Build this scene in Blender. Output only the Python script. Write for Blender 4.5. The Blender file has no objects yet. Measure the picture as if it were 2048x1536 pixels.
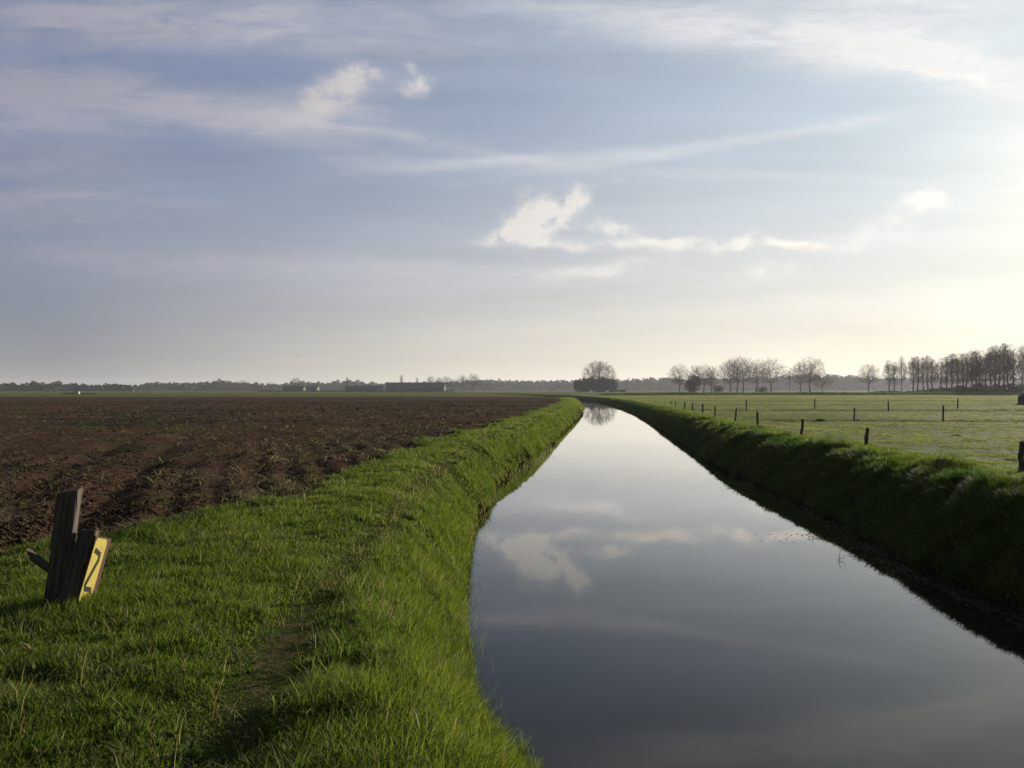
import bpy, bmesh, math, random
import numpy as np
from mathutils import Vector, Matrix
random.seed(7)
RNG = np.random.default_rng(11)
scene = bpy.context.scene
COL = scene.collection
R = math.radians
# ------------------------------------------------------------------ viewpoint and sun
EYE = 3.10            # metres above the water
FPX = 1547.0          # focal length in pixels of a 2048 px wide frame
HOR = 779.0           # horizon row
SUN_AZ, SUN_EL = R(40.0), R(13.2)
SUN_DIR = Vector((math.sin(SUN_AZ) * math.cos(SUN_EL), math.cos(SUN_AZ) * math.cos(SUN_EL), math.sin(SUN_EL)))

def gx(px, Y):
    return (px - 1024.0) / FPX * Y

cam_d = bpy.data.cameras.new('camera')
cam = bpy.data.objects.new('camera', cam_d)
COL.objects.link(cam)
cam_d.sensor_width = 36.0
cam_d.lens = FPX / 2048.0 * 36.0
cam_d.clip_start = 0.05
cam_d.clip_end = 20000.0
cam.location = (0, 0, EYE)
cam.rotation_euler = (R(90.0) + math.atan((HOR - 768.0) / FPX), 0, 0)
scene.camera = cam

# ------------------------------------------------------------------ node helpers
class NT:
    """small helper to write node trees as expressions"""
    def __init__(self, tree):
        self.t = tree
        self.n = tree.nodes
        self.l = tree.links
    def new(self, typ, **kw):
        nd = self.n.new(typ)
        for k, v in kw.items():
            setattr(nd, k, v)
        return nd
    def put(self, sock, v):
        if isinstance(v, bpy.types.NodeSocket):
            self.l.new(v, sock)
        elif v is not None:
            if sock.type == 'RGBA' and not hasattr(v, '__len__'):
                v = (v, v, v, 1)
            elif sock.type == 'RGBA' and len(v) == 3:
                v = (*v, 1)
            sock.default_value = v
    def m(self, op, a, b=None, c=None, clamp=False):
        nd = self.new('ShaderNodeMath', operation=op)
        nd.use_clamp = clamp
        for s, v in zip(nd.inputs, (a, b, c)):
            self.put(s, v)
        return nd.outputs[0]
    def add(self, a, b): return self.m('ADD', a, b)
    def sub(self, a, b): return self.m('SUBTRACT', a, b)
    def mul(self, a, b): return self.m('MULTIPLY', a, b)
    def step(self, x, lo, hi, a=0.0, b=1.0):
        nd = self.new('ShaderNodeMapRange', interpolation_type='SMOOTHSTEP')
        self.put(nd.inputs['Value'], x)
        for k, v in (('From Min', lo), ('From Max', hi), ('To Min', a), ('To Max', b)):
            self.put(nd.inputs[k], v)
        return nd.outputs[0]
    def lin(self, x, lo, hi, a=0.0, b=1.0):
        nd = self.new('ShaderNodeMapRange')
        nd.clamp = True
        self.put(nd.inputs['Value'], x)
        for k, v in (('From Min', lo), ('From Max', hi), ('To Min', a), ('To Max', b)):
            self.put(nd.inputs[k], v)
        return nd.outputs[0]
    def mix(self, f, a, b, mode='MIX'):
        nd = self.new('ShaderNodeMix', data_type='RGBA', blend_type=mode)
        self.put(nd.inputs[0], f); self.put(nd.inputs[6], a); self.put(nd.inputs[7], b)
        return nd.outputs[2]
    def xyz(self, x, y, z=0.0):
        nd = self.new('ShaderNodeCombineXYZ')
        for s, v in zip(nd.inputs, (x, y, z)):
            self.put(s, v)
        return nd.outputs[0]
    def sep(self, v):
        nd = self.new('ShaderNodeSeparateXYZ')
        self.put(nd.inputs[0], v)
        return nd.outputs
    def vmul(self, v, s):
        nd = self.new('ShaderNodeVectorMath', operation='MULTIPLY')
        self.put(nd.inputs[0], v); self.put(nd.inputs[1], s)
        return nd.outputs[0]
    def vadd(self, v, s):
        nd = self.new('ShaderNodeVectorMath', operation='ADD')
        self.put(nd.inputs[0], v); self.put(nd.inputs[1], s)
        return nd.outputs[0]
    def dot(self, v, s):
        nd = self.new('ShaderNodeVectorMath', operation='DOT_PRODUCT')
        self.put(nd.inputs[0], v); self.put(nd.inputs[1], s)
        return nd.outputs['Value']
    def noise(self, vec, scale=1.0, detail=4.0, rough=0.55, dist=0.0, color=False):
        nd = self.new('ShaderNodeTexNoise')
        self.put(nd.inputs['Vector'], vec)
        nd.inputs['Scale'].default_value = scale
        nd.inputs['Detail'].default_value = detail
        nd.inputs['Roughness'].default_value = rough
        nd.inputs['Distortion'].default_value = dist
        return nd.outputs['Color' if color else 'Fac']
    def attr(self, name):
        nd = self.new('ShaderNodeAttribute', attribute_name=name)
        return nd
    def bump(self, h, strength=0.5, dist=0.05, normal=None):
        nd = self.new('ShaderNodeBump')
        nd.inputs['Strength'].default_value = strength
        nd.inputs['Distance'].default_value = dist
        self.put(nd.inputs['Height'], h)
        if normal is not None:
            self.put(nd.inputs['Normal'], normal)
        return nd.outputs[0]

def material(name):
    mt = bpy.data.materials.new(name)
    mt.use_nodes = True
    mt.node_tree.nodes.clear()
    g = NT(mt.node_tree)
    out = g.new('ShaderNodeOutputMaterial')
    g.out = out
    return mt, g

def principled(g, color, rough=0.8, spec=0.3, normal=None, **kw):
    b = g.new('ShaderNodeBsdfPrincipled')
    g.put(b.inputs['Base Color'], color)
    g.put(b.inputs['Roughness'], rough)
    g.put(b.inputs['Specular IOR Level'], spec)
    if normal is not None:
        g.put(b.inputs['Normal'], normal)
    for k, v in kw.items():
        g.put(b.inputs[k], v)
    return b.outputs[0]
# ------------------------------------------------------------------ sky and sun
SKY_STRENGTH = 0.10
EXPOSURE = 0.65
world = bpy.data.worlds.new('World')
scene.world = world
world.use_nodes = True
world.node_tree.nodes.clear()

def build_world():
    g = NT(world.node_tree)
    out = g.new('ShaderNodeOutputWorld')
    bg = g.new('ShaderNodeBackground')
    bg.inputs['Strength'].default_value = SKY_STRENGTH
    g.l.new(bg.outputs[0], out.inputs[0])
    K = 1.0 / SKY_STRENGTH / 2 ** EXPOSURE           # radiance 1.0 shows as white
    sky = g.new('ShaderNodeTexSky', sky_type='NISHITA')
    sky.sun_disc = False
    sky.sun_elevation = SUN_EL
    sky.sun_rotation = SUN_AZ
    sky.altitude = 0
    sky.air_density = 1.0
    sky.dust_density = 0.6
    sky.ozone_density = 2.0
    tc = g.new('ShaderNodeTexCoord')
    D = tc.outputs['Generated']
    dx, dy, dz = g.sep(D)
    cs = g.dot(D, tuple(SUN_DIR))                    # cosine of the angle to the sun
    up = g.m('MAXIMUM', dz, 0.0)
    # azimuthal closeness to the sun, stays defined near the horizon
    near_sun = g.lin(cs, -0.3, 1.0)                  # 0..1
    # u, v: direction on a plane in front (real sky directions, not the picture)
    fy = g.m('MAXIMUM', dy, 0.15)
    u = g.m('DIVIDE', dx, fy)
    v = g.m('DIVIDE', dz, fy)
    front = g.step(dy, 0.12, 0.4)
    # --- clear sky: physical sky with the thin high haze of a bright spring morning
    clear = g.vmul(sky.outputs[0], (0.62 * K * SKY_STRENGTH, 0.62 * K * SKY_STRENGTH, 0.72 * K * SKY_STRENGTH))
    g1 = g.m('POWER', g.lin(cs, 0.0, 1.0), 5.0)
    g2 = g.m('POWER', g.lin(cs, 0.0, 1.0), 105.0)
    blue = g.mix(g1, (0.118 * K, 0.212 * K, 0.425 * K), (0.53 * K, 0.70 * K, 0.86 * K))
    clear = g.mix(0.82, clear, blue)
    clear = g.mix(g.m('MULTIPLY', g2, 0.85, clamp=True), clear, (1.15 * K, 1.13 * K, 1.03 * K))
    # the sky darkens overhead and away from the sun
    dk = g.mul(g.step(dz, 0.26, 0.90, 1.0, 0.34), g.lin(cs, -0.6, 0.25, 0.38, 1.0))
    clear = g.vmul(clear, g.xyz(dk, dk, dk))
    # --- horizon haze
    g3 = g.m('POWER', g.lin(cs, 0.33, 1.0), 1.1)
    hz = g.mix(g3, (0.312 * K, 0.308 * K, 0.296 * K), (1.20 * K, 1.07 * K, 0.83 * K))
    hz = g.mix(g.step(cs, 0.945, 1.0), hz, (1.18 * K, 1.13 * K, 0.86 * K))
    amt = g.m('POWER', 2.718, g.mul(up, -4.9))
    amt = g.mul(amt, 0.97)
    base = g.mix(amt, clear, hz)
    # --- clouds: raggedness
    uv = g.xyz(u, v, 0.0)
    w1 = g.noise(g.vmul(uv, (7.0, 9.0, 1.0)), 1.0, 5.0, 0.6, color=True)
    wx, wy, wz = g.sep(w1)
    ur = g.add(u, g.mul(g.sub(wx, 0.5), 0.075))
    vr = g.add(v, g.mul(g.sub(wy, 0.5), 0.05))
    us = g.add(u, g.mul(g.sub(wx, 0.5), 0.10))
    vs = g.add(v, g.mul(g.sub(wy, 0.5), 0.024))
    def blob(px, py, rx, ry, ang, s, U=ur, V=vr, p=1.0):
        cu, cv = (px - 1024) / FPX, (HOR - py) / FPX
        a, b = rx / FPX, ry / FPX
        ca, sa = math.cos(R(ang)), math.sin(R(ang))
        du, dv = g.sub(U, cu), g.sub(V, cv)
        e = g.m('MULTIPLY_ADD', du, ca / a, g.mul(dv, sa / a))
        f = g.m('MULTIPLY_ADD', du, -sa / b, g.mul(dv, ca / b))
        d2 = g.m('MULTIPLY_ADD', e, e, g.mul(f, f))
        if p != 1.0:
            d2 = g.m('POWER', d2, p)
        return g.mul(g.m('POWER', 2.718, g.mul(d2, -1.0)), s)
    def total(rows, U, V, p=1.0):
        acc = None
        for r in rows:
            k = blob(*r, U=U, V=V, p=p)
            acc = k if acc is None else g.add(acc, k)
        return acc
    # soft streaks and veils (centre x, centre y, half width, half height, tilt, strength)
    streaks = [
        (60, 190, 270, 66, -6, 1.1), (330, 212, 330, 36, -12, 0.85), (600, 226, 200, 44, -8, 0.80), (690, 185, 80, 44, 20, 0.55),
        (850, 278, 260, 13, -11, 0.34), (160, 42, 420, 52, -3, 1.05), (620, 50, 420, 54, -8, 0.55),
        (30, 340, 260, 90, -4, 0.75), (190, 393, 220, 11, -3, 0.36), (60, 440, 340, 50, 0, 0.50),
        (330, 525, 520, 30, -2, 0.75), (820, 535, 330, 18, 0, 0.28), (250, 560, 500, 40, 0, 0.22),
        (1060, 318, 300, 14, 4, 0.62), (1450, 284, 420, 12, 9, 0.46), (860, 326, 240, 12, -2, 0.26),
        (1450, 345, 260, 11, -3, 0.26), (1350, 52, 420, 46, -6, 0.55), (1690, 95, 330, 48, -8, 0.75),
        (1940, 140, 200, 42, -12, 0.85), (1850, 50, 300, 75, 0, 0.45), (1250, 540, 340, 26, 4, 0.24),
        (1640, 545, 300, 26, 3, 0.22), (1400, 488, 400, 13, 0, 0.48), (1750, 468, 170, 32, 18, 0.36), (1850, -70, 420, 80, -4, 0.9), (700, 590, 500, 20, 1, 0.25), (1000, 10, 800, 26, 0, 0.30),
    ]
    st = total(streaks, us, vs)
    fine = g.noise(g.vmul(uv, (5.0, 34.0, 1.0)), 1.0, 7.0, 0.62, 0.6)
    fine2 = g.noise(g.vmul(uv, (16.0, 46.0, 1.0)), 1.0, 6.0, 0.65, 0.4)
    st = g.mul(st, g.lin(g.add(g.mul(fine, 0.6), g.mul(fine2, 0.4)), 0.31, 0.65, 0.30, 1.28))
    st = g.mul(st, front)
    # high cirrus everywhere else in the sky dome
    pl = g.m('DIVIDE', 1.0, g.add(up, 0.12))
    pv = g.xyz(g.mul(dx, pl), g.mul(dy, pl), 0.0)
    gl0 = g.lin(cs, 0.2, 0.95, 0.15, 1.0)
    ci = g.noise(g.vmul(pv, (0.75, 1.7, 1.0)), 1.0, 8.0, 0.58, 0.7)
    ci = g.mul(g.step(ci, 0.46, 0.78), g.mul(g.step(dz, 0.02, 0.25), 0.55))
    ci = g.mul(ci, g.add(0.30, g.mul(g.mul(g.step(v, 0.45, 0.75), 0.7), gl0)))
    veil = g.m('ADD', g.mul(st, 0.95), ci, clamp=True)
    # small cumulus (ragged and brighter)
    puffs = [
        (685, 168, 70, 36, 26, 0.80), (735, 142, 34, 18, 40, 0.75), (640, 196, 60, 28, 15, 0.55), (600, 220, 80, 22, 0, 0.35),
        (826, 160, 40, 28, 10, 0.85), (826, 128, 22, 14, 0, 0.25),
        (1100, 418, 54, 38, 38, 1.05), (1146, 394, 38, 22, 25, 1.0), (1056, 444, 52, 42, 45, 0.95), (1020, 470, 76, 15, 8, 0.8),
        (1130, 486, 110, 11, -3, 0.62), (1225, 452, 58, 22, -6, 0.66), (1300, 484, 90, 11, -1, 0.68), (1400, 479, 66, 16, 4, 0.8),
        (1490, 484, 48, 19, 12, 0.95), (1575, 490, 40, 10, -6, 0.8), (1660, 494, 60, 10, 0, 0.62), (1745, 476, 70, 26, 22, 0.36),
        (1858, 396, 38, 22, 12, 0.62), (1820, 432, 70, 40, 30, 0.36), (1120, 548, 60, 20, 0, 0.50), (1190, 540, 50, 14, 0, 0.36),
        (1270, 522, 80, 20, 8, 0.40), (1540, 545, 84, 22, 3, 0.60), (1235, 355, 36, 9, 0, 0.25), (1230, 596, 40, 12, 0, 0.3),
        (1620, 605, 60, 12, 0, 0.3), (1780, 128, 110, 11, -14, 0.4), (1960, 165, 100, 14, -16, 0.5), (750, 465, 22, 3, 0, 0.25), (1700, 85, 50, 10, -5, 0.3),
    ]
    cn2 = g.noise(g.vmul(uv, (70.0, 80.0, 1.0)), 1.0, 5.0, 0.6)
    cu = total(puffs, ur, vr)
    cn = g.noise(g.vmul(uv, (26.0, 30.0, 1.0)), 1.0, 7.0, 0.62)
    cu = g.mul(cu, g.lin(g.add(g.mul(cn, .80), g.mul(cn2, .20)), 0.33, 0.63, 0.10, 1.55))
    cu = g.mul(g.step(cu, 0.05, 1.12), front)
    # --- colours of the clouds follow the light: grey mauve away from the sun, white towards it
    gl = g.m('POWER', g.lin(cs, 0.30, 1.0), 1.7)
    vc = g.mix(gl, (0.355 * K, 0.355 * K, 0.425 * K), (0.98 * K, 0.97 * K, 0.95 * K))
    pc = g.mix(g.m('POWER', g.lin(cs, 0.5, 1.0), 1.2), (0.47 * K, 0.45 * K, 0.47 * K), (1.15 * K, 1.10 * K, 1.0 * K))
    col = g.mix(g.mul(veil, 0.92), base, vc)
    col = g.mix(g.mul(cu, 0.9), col, pc)
    # faint grey unevenness of the low haze
    un = g.noise(g.xyz(g.mul(u, 2.0), g.mul(v, 22.0), 3.0), 1.0, 5.0, 0.6)
    col = g.mix(1.0, col, g.mix(0.0, g.lin(un, 0.3, 0.7, 0.94, 1.06), (1, 1, 1)), 'MULTIPLY')
    g.put(bg.inputs['Color'], col)
build_world()
world.cycles.sampling_method = 'MANUAL'
world.cycles.sample_map_resolution = 256

sd = bpy.data.lights.new('sun', 'SUN')
sd.energy = 5.0
sd.angle = R(0.6)
sd.color = (1.0, 0.91, 0.76)
sun = bpy.data.objects.new('sun', sd)
COL.objects.link(sun)
sun.rotation_euler = SUN_DIR.to_track_quat('Z', 'Y').to_euler()
sun.location = (60, 80, 60)
vs_ = scene.view_settings
vs_.view_transform = 'Standard'
vs_.look = 'None'
vs_.exposure = EXPOSURE
vs_.gamma = 1.0
vs_.use_curve_mapping = False
scene.render.engine = 'CYCLES'
scene.cycles.use_denoising = True
# ------------------------------------------------------------------ numeric noise
def _hash(ix, iy, seed):
    h = (ix.astype(np.int64) * 374761393 + iy.astype(np.int64) * 668265263 + seed * 974634777) & 0xFFFFFFFF
    h = ((h ^ (h >> 13)) * 1274126177) & 0xFFFFFFFF
    h = h ^ (h >> 16)
    return (h & 0xFFFFFF) / float(0xFFFFFF)

def vnoise(x, y, seed=0):
    x = np.asarray(x, float); y = np.asarray(y, float)
    ix = np.floor(x); iy = np.floor(y)
    fx = x - ix; fy = y - iy
    fx = fx * fx * fx * (fx * (fx * 6 - 15) + 10); fy = fy * fy * fy * (fy * (fy * 6 - 15) + 10)
    ix = ix.astype(np.int64); iy = iy.astype(np.int64)
    a = _hash(ix, iy, seed); b = _hash(ix + 1, iy, seed)
    c = _hash(ix, iy + 1, seed); d = _hash(ix + 1, iy + 1, seed)
    return (a + (b - a) * fx) * (1 - fy) + (c + (d - c) * fx) * fy

def fbm(x, y, seed=0, octaves=4, gain=0.5):
    s = 0; a = 1; n = 0
    for o in range(octaves):
        s = s + a * vnoise(np.asarray(x) * 2 ** o + 17.3 * o, np.asarray(y) * 2 ** o - 9.1 * o, seed + o)
        n += a; a *= gain
    return s / n

def sstep(x, a, b):
    t = np.clip((np.asarray(x, float) - a) / (b - a), 0, 1)
    return t * t * (3 - 2 * t)

# ------------------------------------------------------------------ plan of the place: x of each line as a function of the distance y
def curve(pts, soft):
    ys = np.array([p[0] for p in pts], float); xs = np.array([p[1] for p in pts], float)
    def f(y):
        y = np.asarray(y, float)
        w = soft * np.maximum(np.abs(y), 4.0)
        k = np.linspace(-1, 1, 9); g = np.exp(-2 * k * k); g /= g.sum()
        return sum(gi * np.interp(y + ki * w, ys, xs) for ki, gi in zip(k, g))
    return f
left_water = curve([(-40, 9), (0, 1.2), (3, 0.95), (5, 0.38), (6.34, -0.05), (7.26, -0.25), (9.2, -0.44), (10.6, -0.58), (12.9, -0.70), (15.4, -0.79),
                    (18.4, -0.72), (24.5, -0.38), (29.8, 0.31), (38, 1.75), (50, 3.1), (63, 4.73), (94, 8.6), (133, 12.4),
                    (184, 15.4), (230, 15.5), (300, 10), (400, -12), (500, -50), (700, -150), (4000, -1200)], 0.05)
right_crest = curve([(-40, 16), (0, 9.0), (8, 8.75), (13.1, 8.7), (15.8, 8.97), (20.2, 9.4), (24.9, 9.5), (32, 9.9), (49, 11.9), (73.7, 14.7),
                     (112, 18.7), (155, 22.0), (216, 24.0), (290, 20), (400, 0), (500, -38), (700, -138), (4000, -1188)], 0.06)
field_edge = curve([(-40, -9), (0, -7.2), (4, -6.4), (8.2, -5.5), (9.6, -4.75), (10.9, -4.35), (12.3, -3.8), (14.2, -3.55), (17.3, -3.2), (22, -3.15),
                    (29.6, -2.4), (42, -.65), (57, 1.3), (84, 4.3), (110, 6.9), (132, 8.9), (160, 9.6), (184, 9.0), (215, 6.0), (300, 0),
                    (400, -22), (700, -160), (4000, -1210)], 0.05)
trail = curve([(-40, -2), (0, -1.3), (3.86, -1.5), (6.75, -1.68), (8.2, -1.7), (14.2, -1.80), (20, -1.75), (30, -.95), (42, .8), (60, 2.9), (84, 5.6), (132, 10.0), (200, 12.5), (4000, 12.5)], 0.06)
FIELD_END = 180.0
def xl_(y): return left_water(y) + 0.14 * (vnoise(np.asarray(y) * 0.9, 0.5, 3) - .5) + 0.10 * (vnoise(np.asarray(y) * 2.3, 4.5, 4) - .5) + 0.20 * (vnoise(np.asarray(y) * 0.33, 2.5, 5) - .5)
def xc_(y): return right_crest(y)
def xr_(y): return right_crest(y) - 1.75 + 0.26 * (vnoise(np.asarray(y) * 0.8, 7.5, 8) - .5) + 0.16 * (vnoise(np.asarray(y) * 2.1, 9.5, 9) - .5)
def xf_(y): return field_edge(y) + (0.55 * (vnoise(np.asarray(y) * 0.7, 11.5, 13) - .5) + 0.40 * (vnoise(np.asarray(y) * 1.9, 31.5, 14) - .5)) * np.clip(np.asarray(y) / 12.0, .6, 2.5)

def crest_z(y): return np.interp(y, [0, 14, 25, 32, 50, 112, 300, 4000], [1.34, 1.34, 1.27, 1.22, 1.10, 1.0, 1.0, 1.0])

PL_T = [-3, -.6, 0, .07, .25, .5, .8, 1.05, 1.5, 2.2, 400]
PL_Z = [-.9, -.5, -.03, .20, .42, .78, 1.12, 1.28, 1.34, 1.36, 1.36]
PR_T = [-3, -.6, 0, .10, .5, 1.1, 1.5, 1.8, 2.4, 4.5, 9, 400]
PR_Z = [-.9, -.5, -.03, .16, .52, 1.02, 1.26, 1.36, 1.37, 1.30, 1.24, 1.24]
FURROW = np.array([math.cos(math.atan2(11.5, 33)), math.sin(math.atan2(11.5, 33))])

def trail_mask(x, y):
    tx = trail(y)
    w = 0.21 + 0.09 * vnoise(np.asarray(y) * 0.6, 3.3, 41)
    m = np.exp(-((x - tx - 0.10 * (vnoise(np.asarray(y) * 1.1, 1.3, 40) - .5)) / w) ** 2)
    m = m * (0.62 + 0.44 * sstep(vnoise(np.asarray(y) * 0.55, 5.2, 44), .42, .70))
    return np.clip(m, 0, 1) * (1 - .45 * sstep(y, 15, 21)) * (1 - sstep(y, 60, 110))

def ground_left(x, y):
    x = np.asarray(x, float); y = np.asarray(y, float)
    t = xl_(y) - x
    z = np.interp(t, PL_T, PL_Z)
    fade = 1 - sstep(y, 60, 160)
    bank = sstep(t, .2, .9)
    z = z + bank * fade * (0.08 * (fbm(x * 1.3, y * 1.0, 21, 3) - .5) + 0.02 * (fbm(x * .5, y * .4, 25, 2) - .5))
    # the worn trail, with a raised sod along its canal side
    tr = trail_mask(x, y)
    rid = np.exp(-((x - trail(y) - 0.48) / 0.24) ** 2) * (1 - sstep(y, 50, 90)) * 1.6 * vnoise(y * .8, 2.2, 47)
    z = z - 0.035 * tr + 0.004 * rid * sstep(t, .4, 1.0)
    # field
    d = xf_(y) - x
    fm = sstep(d, -0.15, 0.5) * (1 - sstep(y, FIELD_END - 6, FIELD_END + 2))
    q = x * FURROW[0] + y * FURROW[1]
    fur = np.sin(q * 2 * math.pi / 0.75 + 3.0 * vnoise(x * .12, y * .12, 31)) * 0.034
    big = 0.10 * (fbm(x * .35, y * .22, 33, 3) - .5)
    clod = 0.15 * (fbm(x * 2.6, y * 2.6, 35, 4, .6) - .5) + 0.06 * (fbm(x * 1.1, y * .8, 37, 3, .6) - .5)
    far = 1 - sstep(y, 90, 190)
    # wheel tracks running away into the field
    trk = 0
    for off in (-9.9, -8.3, -3.9, -2.3):
        trk = trk - 0.15 * np.exp(-((q - off - 0.3 * (vnoise(y * .05, off, 51) - .5)) / 0.22) ** 2)
    z = z * (1 - fm) + fm * (1.24 + (fur + big + clod + trk) * far)
    z = np.where(y > 150, z - 0.22 * sstep(y, 150, 400), z)
    return z

def swale(y, x):
    """shallow dark gullies across the pasture"""
    g = 0
    for yc, w, a, xa, xb in ((52.5, 1.5, .28, 15, 80), (80.5, 2.6, .36, 17, 110), (112, 2.8, .24, 22, 160), (150, 4.0, .26, 30, 200)):
        yy = yc + 1.6 * (vnoise(x * .09, yc, 61) - .5) - 0.02 * (x - 20)
        g = g - a * np.exp(-((y - yy) / w) ** 2) * sstep(x, xa, xa + 4) * (.55 + .9 * vnoise(x * .16, yc, 63))
    return g

def ground_right(x, y):
    x = np.asarray(x, float); y = np.asarray(y, float)
    t = x - xr_(y)
    k = crest_z(y) / 1.36
    z = np.interp(t, PR_T, PR_Z)
    z = np.where(z > 0, z * k, z)
    fade = 1 - sstep(y, 90, 200)
    bank = sstep(t, .15, .8)
    tus = fbm(x * .9, y * .8, 71, 3)
    near_crest = np.exp(-((t - 2.0) / 1.3) ** 2)
    z = z + bank * fade * (0.10 * (fbm(x * 1.4, y * 1.4, 73, 3) - .5) + near_crest * 0.11 * (sstep(tus, .42, .78) - .3))
    mead = sstep(t, 3, 7)
    z = z + mead * fade * (0.06 * (fbm(x * .5, y * .5, 75, 3) - .5) + 0.035 * (fbm(x * 2.2, y * 2.2, 76, 3) - .5))
    z = z + mead * swale(y, x)
    # low embankment far across the pasture, crossing in front of the trees
    e = sstep(y, 300 - 6, 300) * (1 - sstep(y, 306, 330))
    z = z + 0.62 * e * sstep(x, 28, 60)
    return z

# ------------------------------------------------------------------ meshes from grids
def tag(o, label=None, cat=None, group=None, kind=None):
    if label: o['label'] = label
    if cat: o['category'] = cat
    if group: o['group'] = group
    if kind: o['kind'] = kind
    return o

def link(name, me, mat=None, parent=None):
    o = bpy.data.objects.new(name, me)
    COL.objects.link(o)
    if mat is not None:
        me.materials.append(mat)
    if parent is not None:
        o.parent = parent
    return o

def fast_mesh(name, co, faces_quads=None, faces_tris=None, smooth=True):
    """mesh from numpy arrays; quads (n,4) and tris (m,3)"""
    me = bpy.data.meshes.new(name)
    nq = 0 if faces_quads is None else len(faces_quads)
    nt = 0 if faces_tris is None else len(faces_tris)
    me.vertices.add(len(co))
    me.vertices.foreach_set('co', np.ascontiguousarray(co, dtype=np.float32).ravel())
    loops = []
    if nq: loops.append(np.asarray(faces_quads, np.int32).ravel())
    if nt: loops.append(np.asarray(faces_tris, np.int32).ravel())
    loops = np.concatenate(loops)
    me.loops.add(len(loops))
    me.loops.foreach_set('vertex_index', loops)
    me.polygons.add(nq + nt)
    starts = np.concatenate([np.arange(nq) * 4, nq * 4 + np.arange(nt) * 3]).astype(np.int32)
    me.polygons.foreach_set('loop_start', starts)
    me.update(calc_edges=True)
    if smooth:
        me.polygons.foreach_set('use_smooth', np.ones(nq + nt, dtype=bool))
    return me

def set_attr(me, name, vals):
    a = me.attributes.new(name, 'FLOAT_COLOR', 'POINT')
    v = np.ones((len(vals), 4), np.float32)
    v[:, :vals.shape[1]] = vals
    a.data.foreach_set('color', v.ravel())

def grid_faces(nr, nc):
    i = np.arange(nr - 1)[:, None] * nc + np.arange(nc - 1)[None, :]
    return np.stack([i, i + 1, i + nc + 1, i + nc], -1).reshape(-1, 4)

def growing(a, b, d0, k):
    out = [a]; d = d0
    while out[-1] < b:
        out.append(out[-1] + d); d *= k
    out[-1] = b
    return np.array(out)

rows = np.concatenate([np.arange(-14, 2.0, 0.5), growing(2.0, 3600, 0.075, 1.0125)])
i_end = int(np.searchsorted(rows, FIELD_END)); rows[i_end] = FIELD_END
YR = rows[:, None]

def sheet(name, X, Y, Z, mat, attr=None, flip=False):
    nr, nc = X.shape
    co = np.stack([X, np.broadcast_to(Y, X.shape), Z], -1).reshape(-1, 3)
    f = grid_faces(nr, nc)
    if flip: f = f[:, ::-1]
    me = fast_mesh(name, co, f)
    if attr is not None:
        set_attr(me, 'zone', attr.reshape(-1, attr.shape[-1]))
    return tag(link(name, me, mat), kind='structure')
# ------------------------------------------------------------------ ground materials
def matt(g, c, normal, damp=0.0):
    d = g.new('ShaderNodeBsdfDiffuse')
    g.put(d.inputs['Color'], c); g.put(d.inputs['Roughness'], .6); g.put(d.inputs['Normal'], normal)
    if not damp:
        return d.outputs[0]
    mx = g.new('ShaderNodeMixShader')                     # dew and damp soil glance a little against the sun
    mx.inputs[0].default_value = damp
    g.l.new(d.outputs[0], mx.inputs[1]); g.l.new(principled(g, c, .85, .08, normal), mx.inputs[2])
    return mx.outputs[0]

def mat_verge():
    mt, g = material('verge_soil_and_turf')
    geo = g.new('ShaderNodeNewGeometry')
    P = geo.outputs['Position']
    z = g.attr('zone'); zr, zg, zb = g.sep(z.outputs['Color'])   # r trail wear, g mud at the water, darkened for shade, b field side
    n1 = g.noise(P, 1.6, 5, .6); n2 = g.noise(P, 14.0, 4, .6); n3 = g.noise(P, 70.0, 2, .6)
    turf = g.mix(g.lin(n1, .35, .65), (0.040, 0.066, 0.012), (0.060, 0.082, 0.018))
    turf = g.mix(g.lin(n2, .40, .75, 0, .6), turf, (0.085, 0.075, 0.030))
    soil = g.mix(g.lin(n2, .35, .7), (0.085, 0.066, 0.034), (0.165, 0.128, 0.074))
    w = g.step(g.add(zr, g.mul(g.sub(n2, .5), 1.3)), .48, 1.05)
    col = g.mix(w, turf, soil)
    mud = g.mix(n2, (0.012, 0.007, 0.005), (0.040, 0.021, 0.013))  # wet mud, colour also darkened for the shade under the bank's overhang
    col = g.mix(g.step(g.add(zg, g.mul(g.sub(n2, .5), .5)), .4, .7), col, mud)
    nb = g.bump(g.add(g.mul(n2, .6), g.mul(n3, .4)), 0.9, 0.05)
    g.l.new(matt(g, col, nb), g.out.inputs[0])
    return mt

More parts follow.
